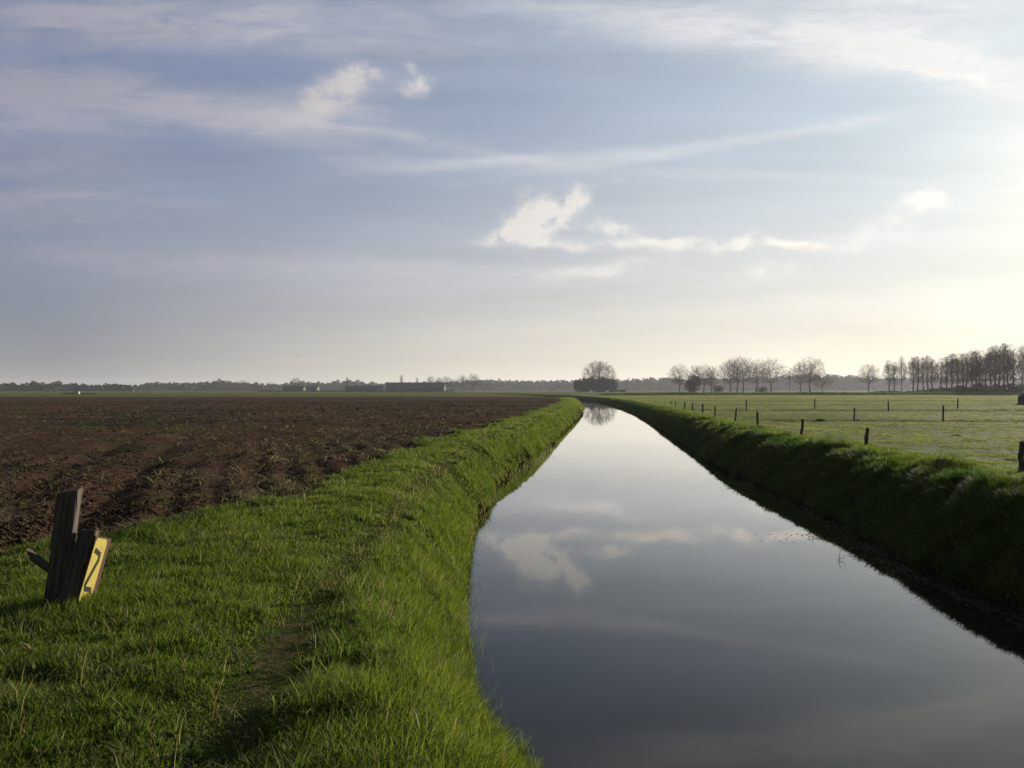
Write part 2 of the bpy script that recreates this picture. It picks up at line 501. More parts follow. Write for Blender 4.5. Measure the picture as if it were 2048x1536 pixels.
def mat_field():
    mt, g = material('ploughed_soil')
    geo = g.new('ShaderNodeNewGeometry')
    P = geo.outputs['Position']
    px, py, pz = g.sep(P)
    a = math.atan2(11.5, 33)
    q = g.add(g.mul(px, math.cos(a)), g.mul(py, math.sin(a)))
    s = g.add(g.mul(px, -math.sin(a)), g.mul(py, math.cos(a)))
    Q = g.xyz(q, g.mul(s, .18), 0.0)
    n1 = g.noise(g.vmul(P, (1, 1, .2)), 0.055, 4, .6)
    n2 = g.noise(g.vmul(P, (1, 1, .2)), 0.35, 5, .65)
    n3 = g.noise(g.vmul(P, (1, .7, .5)), 3.2, 8, .78)
    n4 = g.noise(P, 26.0, 4, .7)
    nf = g.noise(Q, 0.9, 5, .65)
    base = g.mix(g.lin(n3, .32, .68), (0.018, 0.011, 0.008), (0.185, 0.112, 0.074))
    red = g.mix(g.lin(n2, .4, .66), base, g.mix(n3, (0.060, 0.027, 0.017), (0.170, 0.088, 0.056)))
    grey = g.mix(g.step(g.add(n1, g.mul(g.sub(n2, .5), .5)), .48, .62), red, g.mix(n3, (0.020, 0.016, 0.013), (0.075, 0.058, 0.046)))
    # thin green weeds come through in patches and in rows
    wd = g.mul(g.step(g.add(g.add(g.mul(n2, .50), g.mul(nf, .30)), g.mul(g.noise(g.vmul(P, (1, 1, 0)), .09, 3, .5), .25)), .50, .62), g.step(n3, .42, .58))
    col = g.mix(g.mul(wd, .80), grey, g.mix(n4, (0.036, 0.060, 0.012), (0.085, 0.105, 0.026)))
    straw = g.mul(g.step(n4, .61, .70), .60)
    col = g.mix(straw, col, (0.30, 0.23, 0.15))
    n6 = g.noise(g.vmul(P, (1.6, 1, .5)), 9.0, 3, .8)
    col = g.mix(g.mul(g.step(n6, .62, .70), .55), col, (0.28, 0.22, 0.15))
    col = g.mix(g.mul(g.step(n6, .42, .34), .55), col, (0.020, 0.013, 0.009))
    h = g.add(g.add(g.mul(n3, 1.0), g.mul(n4, .35)), g.mul(nf, .5))
    nb = g.bump(h, 0.9, 0.16)
    g.l.new(matt(g, col, nb, .22), g.out.inputs[0])
    return mt

def mat_pasture(name, near):
    mt, g = material(name)
    geo = g.new('ShaderNodeNewGeometry')
    P = geo.outputs['Position']
    z = g.attr('zone'); zr, zg, zb = g.sep(z.outputs['Color'])   # r gully and painted embankment shade, g mud at the water, b bank
    n0 = g.noise(g.vmul(P, (1, 1, .1)), 0.02, 4, .6)
    n1 = g.noise(g.vmul(P, (.5, 1.3, .3)), 0.22, 5, .6)
    n2 = g.noise(g.vmul(P, (.7, 1, .3)), 2.2, 5, .65); n3 = g.noise(P, 18.0, 4, .65)
    c = g.mix(g.lin(n1, .36, .64), (0.105, 0.122, 0.026), (0.155, 0.158, 0.042))
    c = g.mix(g.lin(n0, .4, .6, 0, .5), c, (0.095, 0.10, 0.04))
    c = g.mix(g.lin(n2, .46, .72, 0, .7), c, (0.046, 0.062, 0.016))
    c = g.mix(g.lin(n3, .5, .8, 0, .6), c, (0.14, 0.13, 0.05))
    c = g.mix(g.mul(zr, g.lin(n2, .3, .7, .4, 1.0)), c, (0.036, 0.045, 0.013))
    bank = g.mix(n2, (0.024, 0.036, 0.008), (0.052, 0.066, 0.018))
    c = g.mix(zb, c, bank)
    c = g.mix(g.step(g.add(zg, g.mul(g.sub(n3, .5), .5)), .4, .7), c, (0.020, 0.014, 0.009))
    nb = g.bump(g.add(g.mul(n2, .7), g.mul(n3, .35)), .8, .10)
    g.l.new(matt(g, c, nb, .42), g.out.inputs[0])
    return mt

def mat_water():
    mt, g = material('still_canal_water')
    geo = g.new('ShaderNodeNewGeometry')
    P = geo.outputs['Position']
    n1 = g.noise(g.vmul(P, (1, .6, 1)), 1.2, 3, .5); n2 = g.noise(P, 7.0, 2, .5)
    nb = g.bump(g.add(n1, g.mul(n2, .10)), 0.085, 0.02)
    fr = g.new('ShaderNodeFresnel')
    fr.inputs['IOR'].default_value = 1.36
    g.put(fr.inputs['Normal'], nb)
    f = fr.outputs[0]
    f = g.m('MULTIPLY', f, g.lin(f, .12, .42, 1.0, 1.45), clamp=True)       # sky reflection boosted beyond plain Fresnel at flat angles
    d = g.new('ShaderNodeBsdfDiffuse'); g.put(d.inputs['Color'], (0.0055, 0.0055, 0.0045))
    gl = g.new('ShaderNodeBsdfGlossy'); gl.inputs['Roughness'].default_value = .012
    g.put(gl.inputs['Color'], (1, 1, .985)); g.put(gl.inputs['Normal'], nb)
    mx = g.new('ShaderNodeMixShader')
    g.put(mx.inputs[0], f); g.l.new(d.outputs[0], mx.inputs[1]); g.l.new(gl.outputs[0], mx.inputs[2])
    g.l.new(mx.outputs[0], g.out.inputs[0])
    return mt

M_VERGE, M_FIELD, M_PAST, M_WATER = mat_verge(), mat_field(), mat_pasture('pasture_turf', True), mat_water()
M_FAR = mat_pasture('far_pasture_turf', False)

# ------------------------------------------------------------------ ground sheets
def mud_(y):
    return np.clip(np.exp(-((np.asarray(y) - 31) / 5.0) ** 2) + .8 * sstep(vnoise(np.asarray(y) * .3, 8.8, 91), .62, .8), 0, 1)

def build_ground():
    XL, XF, XR = xl_(rows)[:, None], xf_(rows)[:, None], xr_(rows)[:, None]
    # left verge: from under the water to the edge of the field
    s = np.concatenate([[-.20, -.05, 0, .01, .022, .035, .05, .07, .10, .13, .17], np.linspace(.21, 1, 34)])[None, :]
    W = XL - XF
    X = XL - s * W
    Z = ground_left(X, YR)
    t = XL - X
    zone = np.stack([trail_mask(X, np.broadcast_to(YR, X.shape)), 1 - sstep(t, .03, .20 + .42 * mud_(YR)), sstep(s, .86, 1.0) * np.ones_like(X)], -1)
    sheet('grass_verge', X, YR, Z, M_VERGE, zone, flip=True)
    # ploughed field
    off = growing(0, 420, 0.075, 1.03)[None, :]
    r = slice(0, i_end + 1)
    X = XF[r] - off
    Z = ground_left(X, YR[r])
    sheet('ploughed_field', X, YR[r], Z, M_FIELD, None, flip=True)
    # green land behind the field, and far to the left of it
    r = slice(i_end, None)
    off = growing(0, 3500, 1.5, 1.12)[None, :]
    X = XF[r] - off
    Z = ground_left(X, YR[r])
    zone = np.zeros(X.shape + (3,))
    zone[..., 0] = .25 * (1 - sstep(YR[r], 190, 230))
    sheet('far_pasture', X, YR[r], Z, M_FAR, zone, flip=True)
    # right bank and pasture
    off = np.concatenate([[-.9, -.3, 0, .05, .12, .2, .3, .42, .56, .72, .9, 1.08, 1.26, 1.42, 1.56, 1.7, 1.84, 2.0, 2.2, 2.45], growing(2.7, 3600, .26, 1.04)])[None, :]
    X = XR + off
    Z = ground_right(X, YR)
    t = off * np.ones_like(X)
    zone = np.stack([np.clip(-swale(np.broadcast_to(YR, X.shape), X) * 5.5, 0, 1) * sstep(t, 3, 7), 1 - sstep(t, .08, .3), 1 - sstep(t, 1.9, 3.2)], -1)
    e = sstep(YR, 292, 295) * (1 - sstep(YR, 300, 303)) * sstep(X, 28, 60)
    zone[..., 0] = np.maximum(zone[..., 0], e * .8)  # shade of the embankment's front slope painted into the turf
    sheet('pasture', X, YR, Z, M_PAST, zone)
    # water
    k = np.linspace(0, 1, 9)[None, :]
    X = (XL - .15) * (1 - k) + (XR + .15) * k
    sheet('canal_water', X, YR, np.zeros_like(X), M_WATER)
build_ground()
# ------------------------------------------------------------------ grass: every blade is a bent strip of its own, gathered in one object per lawn
def mat_blades(name, trans=.57, gloss=.12, lo=(0.040, 0.078, 0.008), hi=(0.148, 0.178, 0.025)):
    mt, g = material(name)
    a = g.attr('blade'); dry, hue, hgt = g.sep(a.outputs['Color'])
    c = g.mix(hue, lo, hi)
    c = g.mix(g.mul(dry, 1.0), c, (0.27, 0.215, 0.14))
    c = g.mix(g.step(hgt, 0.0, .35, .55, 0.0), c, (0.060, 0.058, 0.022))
    tcol = g.mix(.5, c, g.vmul(c, (1.38, 1.6, .7)))
    d = principled(g, c, .62, gloss)
    t = g.new('ShaderNodeBsdfTranslucent')
    g.put(t.inputs['Color'], tcol)
    mx = g.new('ShaderNodeMixShader')
    mx.inputs[0].default_value = trans
    g.l.new(d, mx.inputs[1]); g.l.new(t.outputs[0], mx.inputs[2])
    g.l.new(mx.outputs[0], g.out.inputs[0])
    return mt

def blades(name, x, y, z, h, w, lean, az, dry, hue, mat, rng, label=None, cat=None, sag=0.5):
    """x, y, z roots; h length; w width; lean = tilt at the root (radians); az = heading of the tilt"""
    n = len(x)
    fa = az + math.pi / 2 + rng.normal(0, .5, n)          # the flat side
    ux, uy = np.cos(fa) * w * .5, np.sin(fa) * w * .5
    dx, dy = np.cos(az), np.sin(az)
    l1 = lean; l2 = lean + sag * rng.uniform(.3, 1.2, n)
    l3 = l2 + sag * rng.uniform(.3, 1.4, n)
    p0 = np.stack([x, y, z - .012], -1)
    def nxt(p, l, k):
        return p + np.stack([dx * np.sin(l) * h * k, dy * np.sin(l) * h * k, np.cos(l) * h * k], -1)
    p1 = nxt(p0, l1, .42); p2 = nxt(p1, l2, .34); p3 = nxt(p2, l3, .24)
    U = np.stack([ux, uy, np.zeros(n)], -1)
    co = np.stack([p0 - U, p0 + U, p1 - U * .95, p1 + U * .95, p2 - U * .62, p2 + U * .62, p3], 1).reshape(-1, 3)
    b = (np.arange(n) * 7)[:, None]
    q = np.concatenate([b + np.array([[0, 1, 3, 2]]), b + np.array([[2, 3, 5, 4]])])
    tr = b + np.array([[4, 5, 6]])
    me = fast_mesh(name, co, q, tr)
    at = np.zeros((n, 7, 3), np.float32)
    at[:, :, 0] = dry[:, None]; at[:, :, 1] = hue[:, None]
    at[:, :, 2] = np.array([0, 0, .42, .42, .76, .76, 1])[None, :]
    set_attr(me, 'blade', at.reshape(-1, 3))
    return tag(link(name, me, mat), label, cat, kind='stuff')

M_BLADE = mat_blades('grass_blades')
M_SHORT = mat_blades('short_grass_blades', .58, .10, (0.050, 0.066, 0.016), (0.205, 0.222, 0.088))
def samp_y(rng, n, a, b, p):
    """distances between a and b with density falling like y**-p"""
    u = rng.uniform(0, 1, n)
    e = 1 - p
    return (a ** e + u * (b ** e - a ** e)) ** (1 / e)

def build_verge_grass():
    rng = np.random.default_rng(5)
    n = 700000
    y = samp_y(rng, n, 2.6, 175, 1.75)
    W = xl_(y) - xf_(y)
    s = rng.uniform(-.0, 1.03, n)
    x = xl_(y) - s * W
    keep = np.abs(x) < .70 * y + 1.2
    x, y, s, W = x[keep], y[keep], s[keep], W[keep]
    n = len(x)
    t = s * W
    tr = trail_mask(x, y)
    big = fbm(x * .75, y * .75, 101, 3); mid = fbm(x * 2.6, y * 2.6, 104, 3); fin = vnoise(x * 6, y * 6, 106)
    right_of = sstep(x - trail(y) - .5 * (vnoise(x * .5, y * 1.0, 108) - .5), .05, 1.0) * (.55 + .45 * sstep(vnoise(x * .7, y * .7, 109), .3, .6))               # long grass on the canal side of the trail
    field_side = sstep(s, .72, 1.0)
    h = (0.058 + .035 * sstep(mid, .4, .7) + .045 * sstep(big, .5, .75)) * (1 - right_of) + right_of * (0.12 + .10 * sstep(big, .35, .7) + .09 * sstep(mid, .45, .7))
    h = h * .76 * (1 - .74 * tr) * (1 + .4 * field_side * sstep(mid, .4, .7))
    mx, my = gx(135, 6.1), 6.1                             # taller and weedier round the marker posts
    h = h + .085 * np.exp(-(((x - mx) / .45) ** 2 + ((y - my) / .5) ** 2)) * rng.uniform(.3, 1.2, n)
    h *= rng.uniform(.45, 1.45, n)
    h *= 1 - .35 * sstep(y, 25, 90)
    # leave holes
    prob = (1 - .28 * tr) * (1 - .85 * sstep(t, .05, .0)) * (1 - .85 * mud_(y) * sstep(t, .50, .25)) * (1 - .80 * field_side * (1 - sstep(mid, .36, .56)))
    hole = sstep(fbm(x * 4.0, y * 4.0, 107, 2), .30, .46)
    prob *= 1 - .75 * right_of * (1 - hole)
    prob *= .72 + .28 * sstep(mid + .5 * (fin - .5), .28, .5)
    k = rng.uniform(0, 1, n) < prob
    x, y, s, t, tr, big, mid, fin, right_of, h = [q[k] for q in (x, y, s, t, tr, big, mid, fin, right_of, h)]
    n = len(x)
    z = ground_left(x, y)
    w = np.maximum(.0042, .00062 * y) * rng.uniform(.7, 1.3, n)
    clump = vnoise(x * 1.8, y * 1.8, 111) * 2 * math.pi * 1.5
    az = clump + rng.normal(0, 1.7, n)
    # on the bank the blades hang down towards the water
    hang = sstep(t, 1.1, .3)
    az = np.where(rng.uniform(0, 1, n) < .18 * hang, rng.normal(-.1, .9, n), az)
    lean = np.abs(rng.normal(.30, .28, n)) + .15 * hang + .65 * tr * rng.uniform(0, 1, n)
    dry = np.clip((rng.uniform(0, 1, n) < .05 + .16 * sstep(vnoise(x * 1.1, y * 1.1, 115), .5, .8) + .38 * tr) * rng.uniform(.5, 1, n), 0, 1)
    hue = np.clip(.60 + .75 * (fbm(x * .9, y * .9, 118, 3) - .5) + .22 * right_of + rng.normal(0, .22, n) - .25 * sstep(s, .75, 1), 0, 1)
    # tufts: sprays of longer blades from one root, each with a tint of its own
    m = 46
    nc = 1500
    cy = samp_y(rng, nc, 2.8, 60, 1.45); cx = xl_(cy) - np.abs(rng.normal(0, 1, nc)) * .75 * np.where(rng.uniform(0, 1, nc) < .7, 1, 3.2) - .02
    kk = (cx > xf_(cy)) & (np.abs(cx) < .7 * cy + .8) & (trail_mask(cx, cy) < .3)
    cx, cy = cx[kk], cy[kk]
    cx = np.append(cx, [.20, .14, .26, .10, .05]); cy = np.append(cy, [6.15, 6.4, 5.9, 6.7, 6.3])
    nc = len(cx)
    sz = rng.lognormal(0, .30, nc) * (.6 + .4 * sstep(cx - trail(cy), -.2, .5)); sz[-5:] = 1.25
    tint = rng.normal(0, .16, nc); rep = lambda q: np.repeat(q, m)
    tx = rep(cx) + rng.normal(0, .028, nc * m) * rep(sz); ty = rep(cy) + rng.normal(0, .028, nc * m) * rep(sz)
    tz = ground_left(tx, ty); tz = np.maximum(tz, -.03)
    th = rep(sz) * rng.uniform(.08, .20, nc * m)
    ta = rng.uniform(0, 6.28, nc * m)
    x, y, z = np.append(x, tx), np.append(y, ty), np.append(z, tz)
    h, az = np.append(h, th), np.append(az, ta)
    w = np.append(w, np.maximum(.0050, .0006 * ty) * rng.uniform(.7, 1.4, nc * m))
    lean = np.append(lean, np.abs(rng.normal(.42, .25, nc * m)))
    dry = np.append(dry, (rng.uniform(0, 1, nc * m) < .10) * rng.uniform(.3, 1, nc * m))
    hue = np.append(hue, np.clip(.45 + rep(tint) + rng.normal(0, .12, nc * m), 0, 1))
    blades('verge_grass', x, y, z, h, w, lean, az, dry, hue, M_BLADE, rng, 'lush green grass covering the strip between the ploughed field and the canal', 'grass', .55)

def build_verge_weeds():
    # broad leaves low between the grass
    rng = np.random.default_rng(19)
    n0 = 1500
    y0 = samp_y(rng, n0, 3.0, 40, 1.5); x0 = xl_(y0) - rng.uniform(.12, 1.0, n0) * (xl_(y0) - xf_(y0))
    k = (np.abs(x0) < .7 * y0 + .6) & (fbm(x0 * .7, y0 * .7, 201, 3) + rng.normal(0, .06, n0) > .48)
    x0, y0 = x0[k], y0[k]
    m = 7
    x = np.repeat(x0, m) + rng.normal(0, .012, len(x0) * m); y = np.repeat(y0, m) + rng.normal(0, .012, len(x0) * m)
    n = len(x)
    z = ground_left(x, y) + .01
    s = np.repeat(rng.uniform(.6, 1.3, len(x0)), m)
    blades('verge_weeds', x, y, z, rng.uniform(.06, .13, n) * s, rng.uniform(.016, .030, n) * s, np.abs(rng.normal(.75, .3, n)), rng.uniform(0, 6.28, n),
           (rng.uniform(0, 1, n) < .06) * .7, np.clip(np.repeat(rng.uniform(0, .5, len(x0)), m) + rng.normal(0, .06, n), 0, 1), M_BLADE, rng, 'low broad leaved weeds scattered through the grass of the verge', 'weeds', .9)
    # dead stalks
    n = 2600
    y = samp_y(rng, n, 3.0, 45, 1.5); x = xl_(y) - rng.uniform(.0, 1.02, n) * (xl_(y) - xf_(y))
    k = np.abs(x) < .7 * y + .6
    x, y = x[k], y[k]; n = len(x)
    blades('dead_stalks', x, y, ground_left(x, y), rng.uniform(.08, .30, n), np.maximum(.0035, .0005 * y), np.abs(rng.normal(.7, .45, n)), rng.uniform(0, 6.28, n),
           rng.uniform(.7, 1, n), rng.uniform(.4, 1, n), M_SHORT, rng, 'dead straw coloured stalks lying in the grass of the verge', 'straw', .5)
build_verge_weeds()

def build_bank_grass():
    rng = np.random.default_rng(6)
    n = 330000
    y = samp_y(rng, n, 10.5, 200, 1.45)
    t = np.abs(rng.uniform(-.02, 1, n)) ** .85 * 4.2
    x = xr_(y) + t
    keep = x < .70 * y + 1.0
    x, y, t = x[keep], y[keep], t[keep]
    n = len(x)
    big = fbm(x * .9, y * .8, 71, 3); mid = fbm(x * 2.4, y * 2.4, 122, 3)
    crest = np.exp(-((t - 1.9) / .7) ** 2)
    h = .13 + .10 * sstep(mid, .4, .7) + crest * .13 * sstep(big, .42, .66) + .06 * sstep(t, 1.2, .2)
    h *= 1 - .55 * sstep(t, 2.4, 3.6)
    h *= rng.uniform(.5, 1.3, n) * (1 - .35 * sstep(y, 40, 120))
    pr = (.5 + .5 * sstep(mid, .3, .5)) * (1 - .7 * sstep(t, 2.6, 4.0)) * (1 - .6 * sstep(t, .1, .0))
    k = rng.uniform(0, 1, n) < pr
    x, y, t, big, mid, h = [q[k] for q in (x, y, t, big, mid, h)]
    n = len(x)
    z = ground_right(x, y)
    w = np.maximum(.006, .00065 * y) * rng.uniform(.7, 1.3, n)
    az = vnoise(x * 1.6, y * 1.6, 126) * 9 + rng.normal(0, 1.0, n)
    hang = sstep(t, 1.9, .8)
    az = np.where(rng.uniform(0, 1, n) < .45 * hang, rng.normal(math.pi, .9, n), az)
    lean = np.abs(rng.normal(.25, .22, n)) + .3 * hang
    dry = (rng.uniform(0, 1, n) < .05) * rng.uniform(.4, 1, n)
    hue = np.clip(.08 + .42 * sstep(t, 1.5, 2.3) + .6 * (fbm(x * .8, y * .8, 128, 3) - .5) + rng.normal(0, .12, n), 0, 1)  # slope blades darker than the crest: the bank's shade put into the hue
    blades('bank_grass', x, y, z, h, w, lean, az, dry, hue, M_BLADE, rng, 'rough grass on the far bank of the canal, its slope coloured darker for shade', 'grass', .6)

def build_pasture_grass():
    rng = np.random.default_rng(8)
    n = 640000
    y = samp_y(rng, n, 12.5, 285, 1.05)
    xa = xr_(y) + 2.6
    xb = .70 * y + 1.5
    x = xa + rng.uniform(0, 1, n) * np.maximum(xb - xa, 0)
    # as many blades per visible width everywhere: drop some where the strip is narrow
    k = (xb > xa + .05) & (rng.uniform(0, 1, n) < np.clip((xb - xa) / (.55 * y), 0, 1))
    x, y, xa = x[k], y[k], xa[k]
    n = len(x)
    mid = fbm(x * 1.1, y * 1.1, 133, 3); big = fbm(x * .16, y * .10, 135, 3); fin = fbm(x * 3.0, y * 3.0, 137, 2)
    gul = np.clip(-swale(y, x) * 5, 0, 1)
    h = (.026 + .030 * sstep(mid, .45, .7) + .07 * gul) * rng.uniform(.6, 1.4, n)
    h += .08 * (1 - sstep(x - xa, 0, 1.8)) * rng.uniform(.4, 1, n)
    h *= 1 + .5 * sstep(y, 60, 200)
    pr = .45 + .55 * sstep(mid * .6 + fin * .4, .38, .60)
    k = rng.uniform(0, 1, n) < pr
    x, y, h, mid, gul, big, fin = [q[k] for q in (x, y, h, mid, gul, big, fin)]
    n = len(x)
    z = ground_right(x, y)
    w = np.maximum(.009, .00085 * y) * rng.uniform(.6, 1.2, n)
    az = rng.uniform(0, 6.28, n)
    lean = np.abs(rng.normal(.30, .3, n))
    dry = (rng.uniform(0, 1, n) < .10 + .25 * sstep(big, .5, .7)) * rng.uniform(.2, .7, n)
    hue = np.clip(.72 + .9 * (big - .5) + .5 * (mid - .5) - .55 * sstep(fin, .58, .72) + rng.normal(0, .16, n) - 1.0 * gul, 0, 1)
    blades('pasture_grass', x, y, z, h, w, lean, az, dry, hue, M_SHORT, rng, 'short grazed pale grass of the pasture beside the canal', 'grass', .5)

build_verge_grass()
build_bank_grass()
build_pasture_grass()
# ------------------------------------------------------------------ bare trees
def mat_bark(name, a, b, scale=6.0):
    mt, g = material(name)
    geo = g.new('ShaderNodeNewGeometry')
    P = geo.outputs['Position']
    n = g.noise(g.vmul(P, (1, 1, .25)), scale, 5, .65)
    g.l.new(principled(g, g.mix(n, a, b), .9, .1, g.bump(n, .6, .05)), g.out.inputs[0])
    return mt
M_BARK = mat_bark('bare_bark', (0.030, 0.024, 0.018), (0.085, 0.070, 0.055))
M_TWIG = mat_bark('bare_twigs', (0.045, 0.036, 0.028), (0.095, 0.078, 0.060))

def mat_foliage(name, a, b, trans=.25):
    mt, g = material(name)
    at = g.attr('blade'); r_, h_, q_ = g.sep(at.outputs['Color'])
    c = g.mix(h_, a, b)
    d = principled(g, c, .6, .2)
    t = g.new('ShaderNodeBsdfTranslucent'); g.put(t.inputs['Color'], c)
    mx = g.new('ShaderNodeMixShader'); mx.inputs[0].default_value = trans
    g.l.new(d, mx.inputs[1]); g.l.new(t.outputs[0], mx.inputs[2]); g.l.new(mx.outputs[0], g.out.inputs[0])
    return mt
M_EVER = mat_foliage('dark_evergreen_leaves', (0.012, 0.020, 0.010), (0.040, 0.052, 0.022))
M_FARWOOD = mat_foliage('far_wood_twigs', (0.030, 0.030, 0.022), (0.075, 0.066, 0.046), .15)
M_HEDGE = mat_foliage('hedge_leaves', (0.018, 0.026, 0.010), (0.050, 0.058, 0.020))

def prisms(name, segs, sides, mat, parent=None):
    """segs: list of (x0,y0,z0, x1,y1,z1, r0, r1)"""
    S = np.array(segs, float); n = len(S)
    a, b = S[:, :3], S[:, 3:6]
    d = b - a; d /= np.maximum(np.linalg.norm(d, axis=1, keepdims=True), 1e-6)
    ref = np.where(np.abs(d[:, 2:3]) > .9, np.array([[1.0, 0, 0]]), np.array([[0, 0, 1.0]]))
    u = np.cross(d, ref); u /= np.linalg.norm(u, axis=1, keepdims=True)
    v = np.cross(d, u)
    ang = np.arange(sides) * 2 * math.pi / sides
    ring = u[:, None, :] * np.cos(ang)[None, :, None] + v[:, None, :] * np.sin(ang)[None, :, None]
    c0 = a[:, None, :] + ring * S[:, 6][:, None, None]
    c1 = b[:, None, :] + ring * S[:, 7][:, None, None]
    co = np.concatenate([c0, c1], 1).reshape(-1, 3)
    base = (np.arange(n) * 2 * sides)[:, None, None]
    i = np.arange(sides)
    f = np.stack([i, (i + 1) % sides, (i + 1) % sides + sides, i + sides], -1)[None]
    me = fast_mesh(name, co, (base + f).reshape(-1, 4))
    return me

def skeleton(rng, H, W, bole, counts, envelope, r_trunk, droop=.0, crooked=.5, tw=.032, lobed=.45):
    """trunk and branches that fill an envelope; returns trunk segments and crown segments"""
    trunk, crown = [], []
    nodes, rad, lev = [], [], []
    p = np.zeros(3); k = 9
    top = H * (.62 if envelope == 'round' else .86)
    for i in range(k):
        q = np.array([rng.normal(0, .010 * H * crooked), rng.normal(0, .010 * H * crooked), top * (i + 1) / k])
        q[:2] += p[:2] * .9
        r0 = r_trunk * (1 - .70 * i / k) * (1.35 if i == 0 else 1); r1 = r_trunk * (1 - .70 * (i + 1) / k)
        trunk.append((*p, *q, r0, r1))
        if q[2] > bole * H:
            nodes.append(q.copy()); rad.append(r1); lev.append(0)
        p = q
    # the crown is made of uneven lobes, so its outline is ragged and the sky shows between them
    nl = int(rng.integers(8, 13))
    lobes = rng.normal(0, 1, (nl, 3)); lobes /= np.linalg.norm(lobes, axis=1, keepdims=True)
    lobes *= rng.uniform(.35, .78, (nl, 1)); lsz = rng.uniform(.30, .50, nl)
    pick = lsz ** 2 / (lsz ** 2).sum()
    def target():
        while True:
            if rng.uniform() < lobed:
                q = int(rng.choice(nl, p=pick)); a = lobes[q] + rng.normal(0, 1, 3) * lsz[q] * .62
            else:
                a = rng.uniform(-1, 1, 3)
            rr = np.linalg.norm(a)
            if rr > 1.03 or rng.uniform() > .3 + .7 * rr: continue
            if envelope == 'round':
                zc = bole * H + (H - bole * H) * .44; hz = H - zc
                z = zc + a[2] * (hz if a[2] > 0 else (zc - bole * H * .92))
                if a[2] < 0: a[:2] *= 1.05
                return np.array([a[0] * W / 2, a[1] * W / 2, z])
            z = bole * H + (H - bole * H) * (.5 + .5 * a[2])
            wz = 1.0 - .45 * max(0, a[2])
            return np.array([a[0] * W / 2 * wz, a[1] * W / 2 * wz, z])
    for L, cnt in enumerate(counts):
        N = np.array(nodes); Rr = np.array(rad)
        add_n, add_r = [], []
        for c in range(cnt):
            t = target()
            d = N - t
            cost = np.linalg.norm(d, axis=1) + np.maximum(0, d[:, 2] + .10 * H) * (1.6 if L < 2 else .7)
            j = int(np.argmin(cost + rng.uniform(0, .05 * H, len(cost))))
            s = N[j]; r0 = min(Rr[j] * .62, r_trunk * (.46, .24, .10, .05, .04)[L]); r1 = max(r0 * .45, tw)
            m = (s + t) / 2 + np.array([0, 0, .10 * np.linalg.norm(t - s) * (1 - droop)]) + rng.normal(0, .07, 3) * np.linalg.norm(t - s) * crooked
            prev = s; steps = 4 if L < 3 else 2
            for i in range(1, steps + 1):
                f = i / steps
                q = (1 - f) ** 2 * s + 2 * f * (1 - f) * m + f * f * t
                if i < steps: q = q + rng.normal(0, .022, 3) * np.linalg.norm(t - s)
                ra = r0 + (r1 - r0) * (i - 1) / steps; rb = r0 + (r1 - r0) * i / steps
                crown.append((*prev, *q, ra, rb))
                add_n.append(q); add_r.append(rb)
                prev = q
            if L == len(counts) - 1:
                for _ in range(3):
                    e = prev + rng.normal(0, 1, 3) * np.array([1, 1, .8]) * .028 * H + (t - s) * .12
                    crown.append((*prev, *e, r1, tw * .7))
        nodes += add_n; rad += add_r
    return trunk, crown

TREE_KINDS = {}
def tree_kind(key, seed, **kw):
    rng = np.random.default_rng(seed)
    tk, cr = skeleton(rng, **kw)
    TREE_KINDS[key] = (prisms('trunk', tk, 7, M_BARK), prisms('crown', cr, 3, M_TWIG))
    TREE_KINDS[key][0].materials.append(M_BARK); TREE_KINDS[key][1].materials.append(M_TWIG)
for i in range(6):
    tree_kind(f'oak{i}', 20 + i, H=20.0, W=16.0 + i, bole=.27, counts=(9, 46, 210, 620), envelope='round', r_trunk=.50, crooked=1.0)
for i in range(7):
    tree_kind(f'tall{i}', 40 + i, H=22.0, W=7.0 + .8 * i, bole=.24, counts=(8, 34, 150, 420), envelope='tall', r_trunk=.36, crooked=.8)
tree_kind('lone0', 71, H=20.0, W=19.0, bole=.20, counts=(10, 60, 300, 1100), envelope='round', r_trunk=.62, crooked=1.0, tw=.040, lobed=.15)
tree_kind('slim0', 60, H=20.0, W=3.2, bole=.25, counts=(6, 20, 60, 120), envelope='tall', r_trunk=.28)

def ground_at(x, y):
    return float(ground_left(x, y) if x < xl_(y) else ground_right(x, y))

def tree(kind, px, Y, H, label, group, wide=1.0, rot=None, name='bare_tree', cat='tree', sink=0.0):
    base = 22.0 if kind.startswith('tall') else 20.0
    X = gx(px, Y)
    o = bpy.data.objects.new(name, None); COL.objects.link(o)
    o.empty_display_size = .5
    o.location = (X, Y, ground_at(X, Y) - .05 - sink)
    s = H / base
    o.scale = (s * wide, s * wide, s)
    o.rotation_euler = (0, 0, random.uniform(0, 6.28) if rot is None else rot)
    tag(o, label, cat, group)
    for me, nm in zip(TREE_KINDS[kind], ('trunk', 'crown')):
        c = bpy.data.objects.new(nm, me); COL.objects.link(c); c.parent = o
    return o

def height_for(top_px, Y, zg=1.05):
    return EYE - zg + (HOR - top_px) / FPX * Y

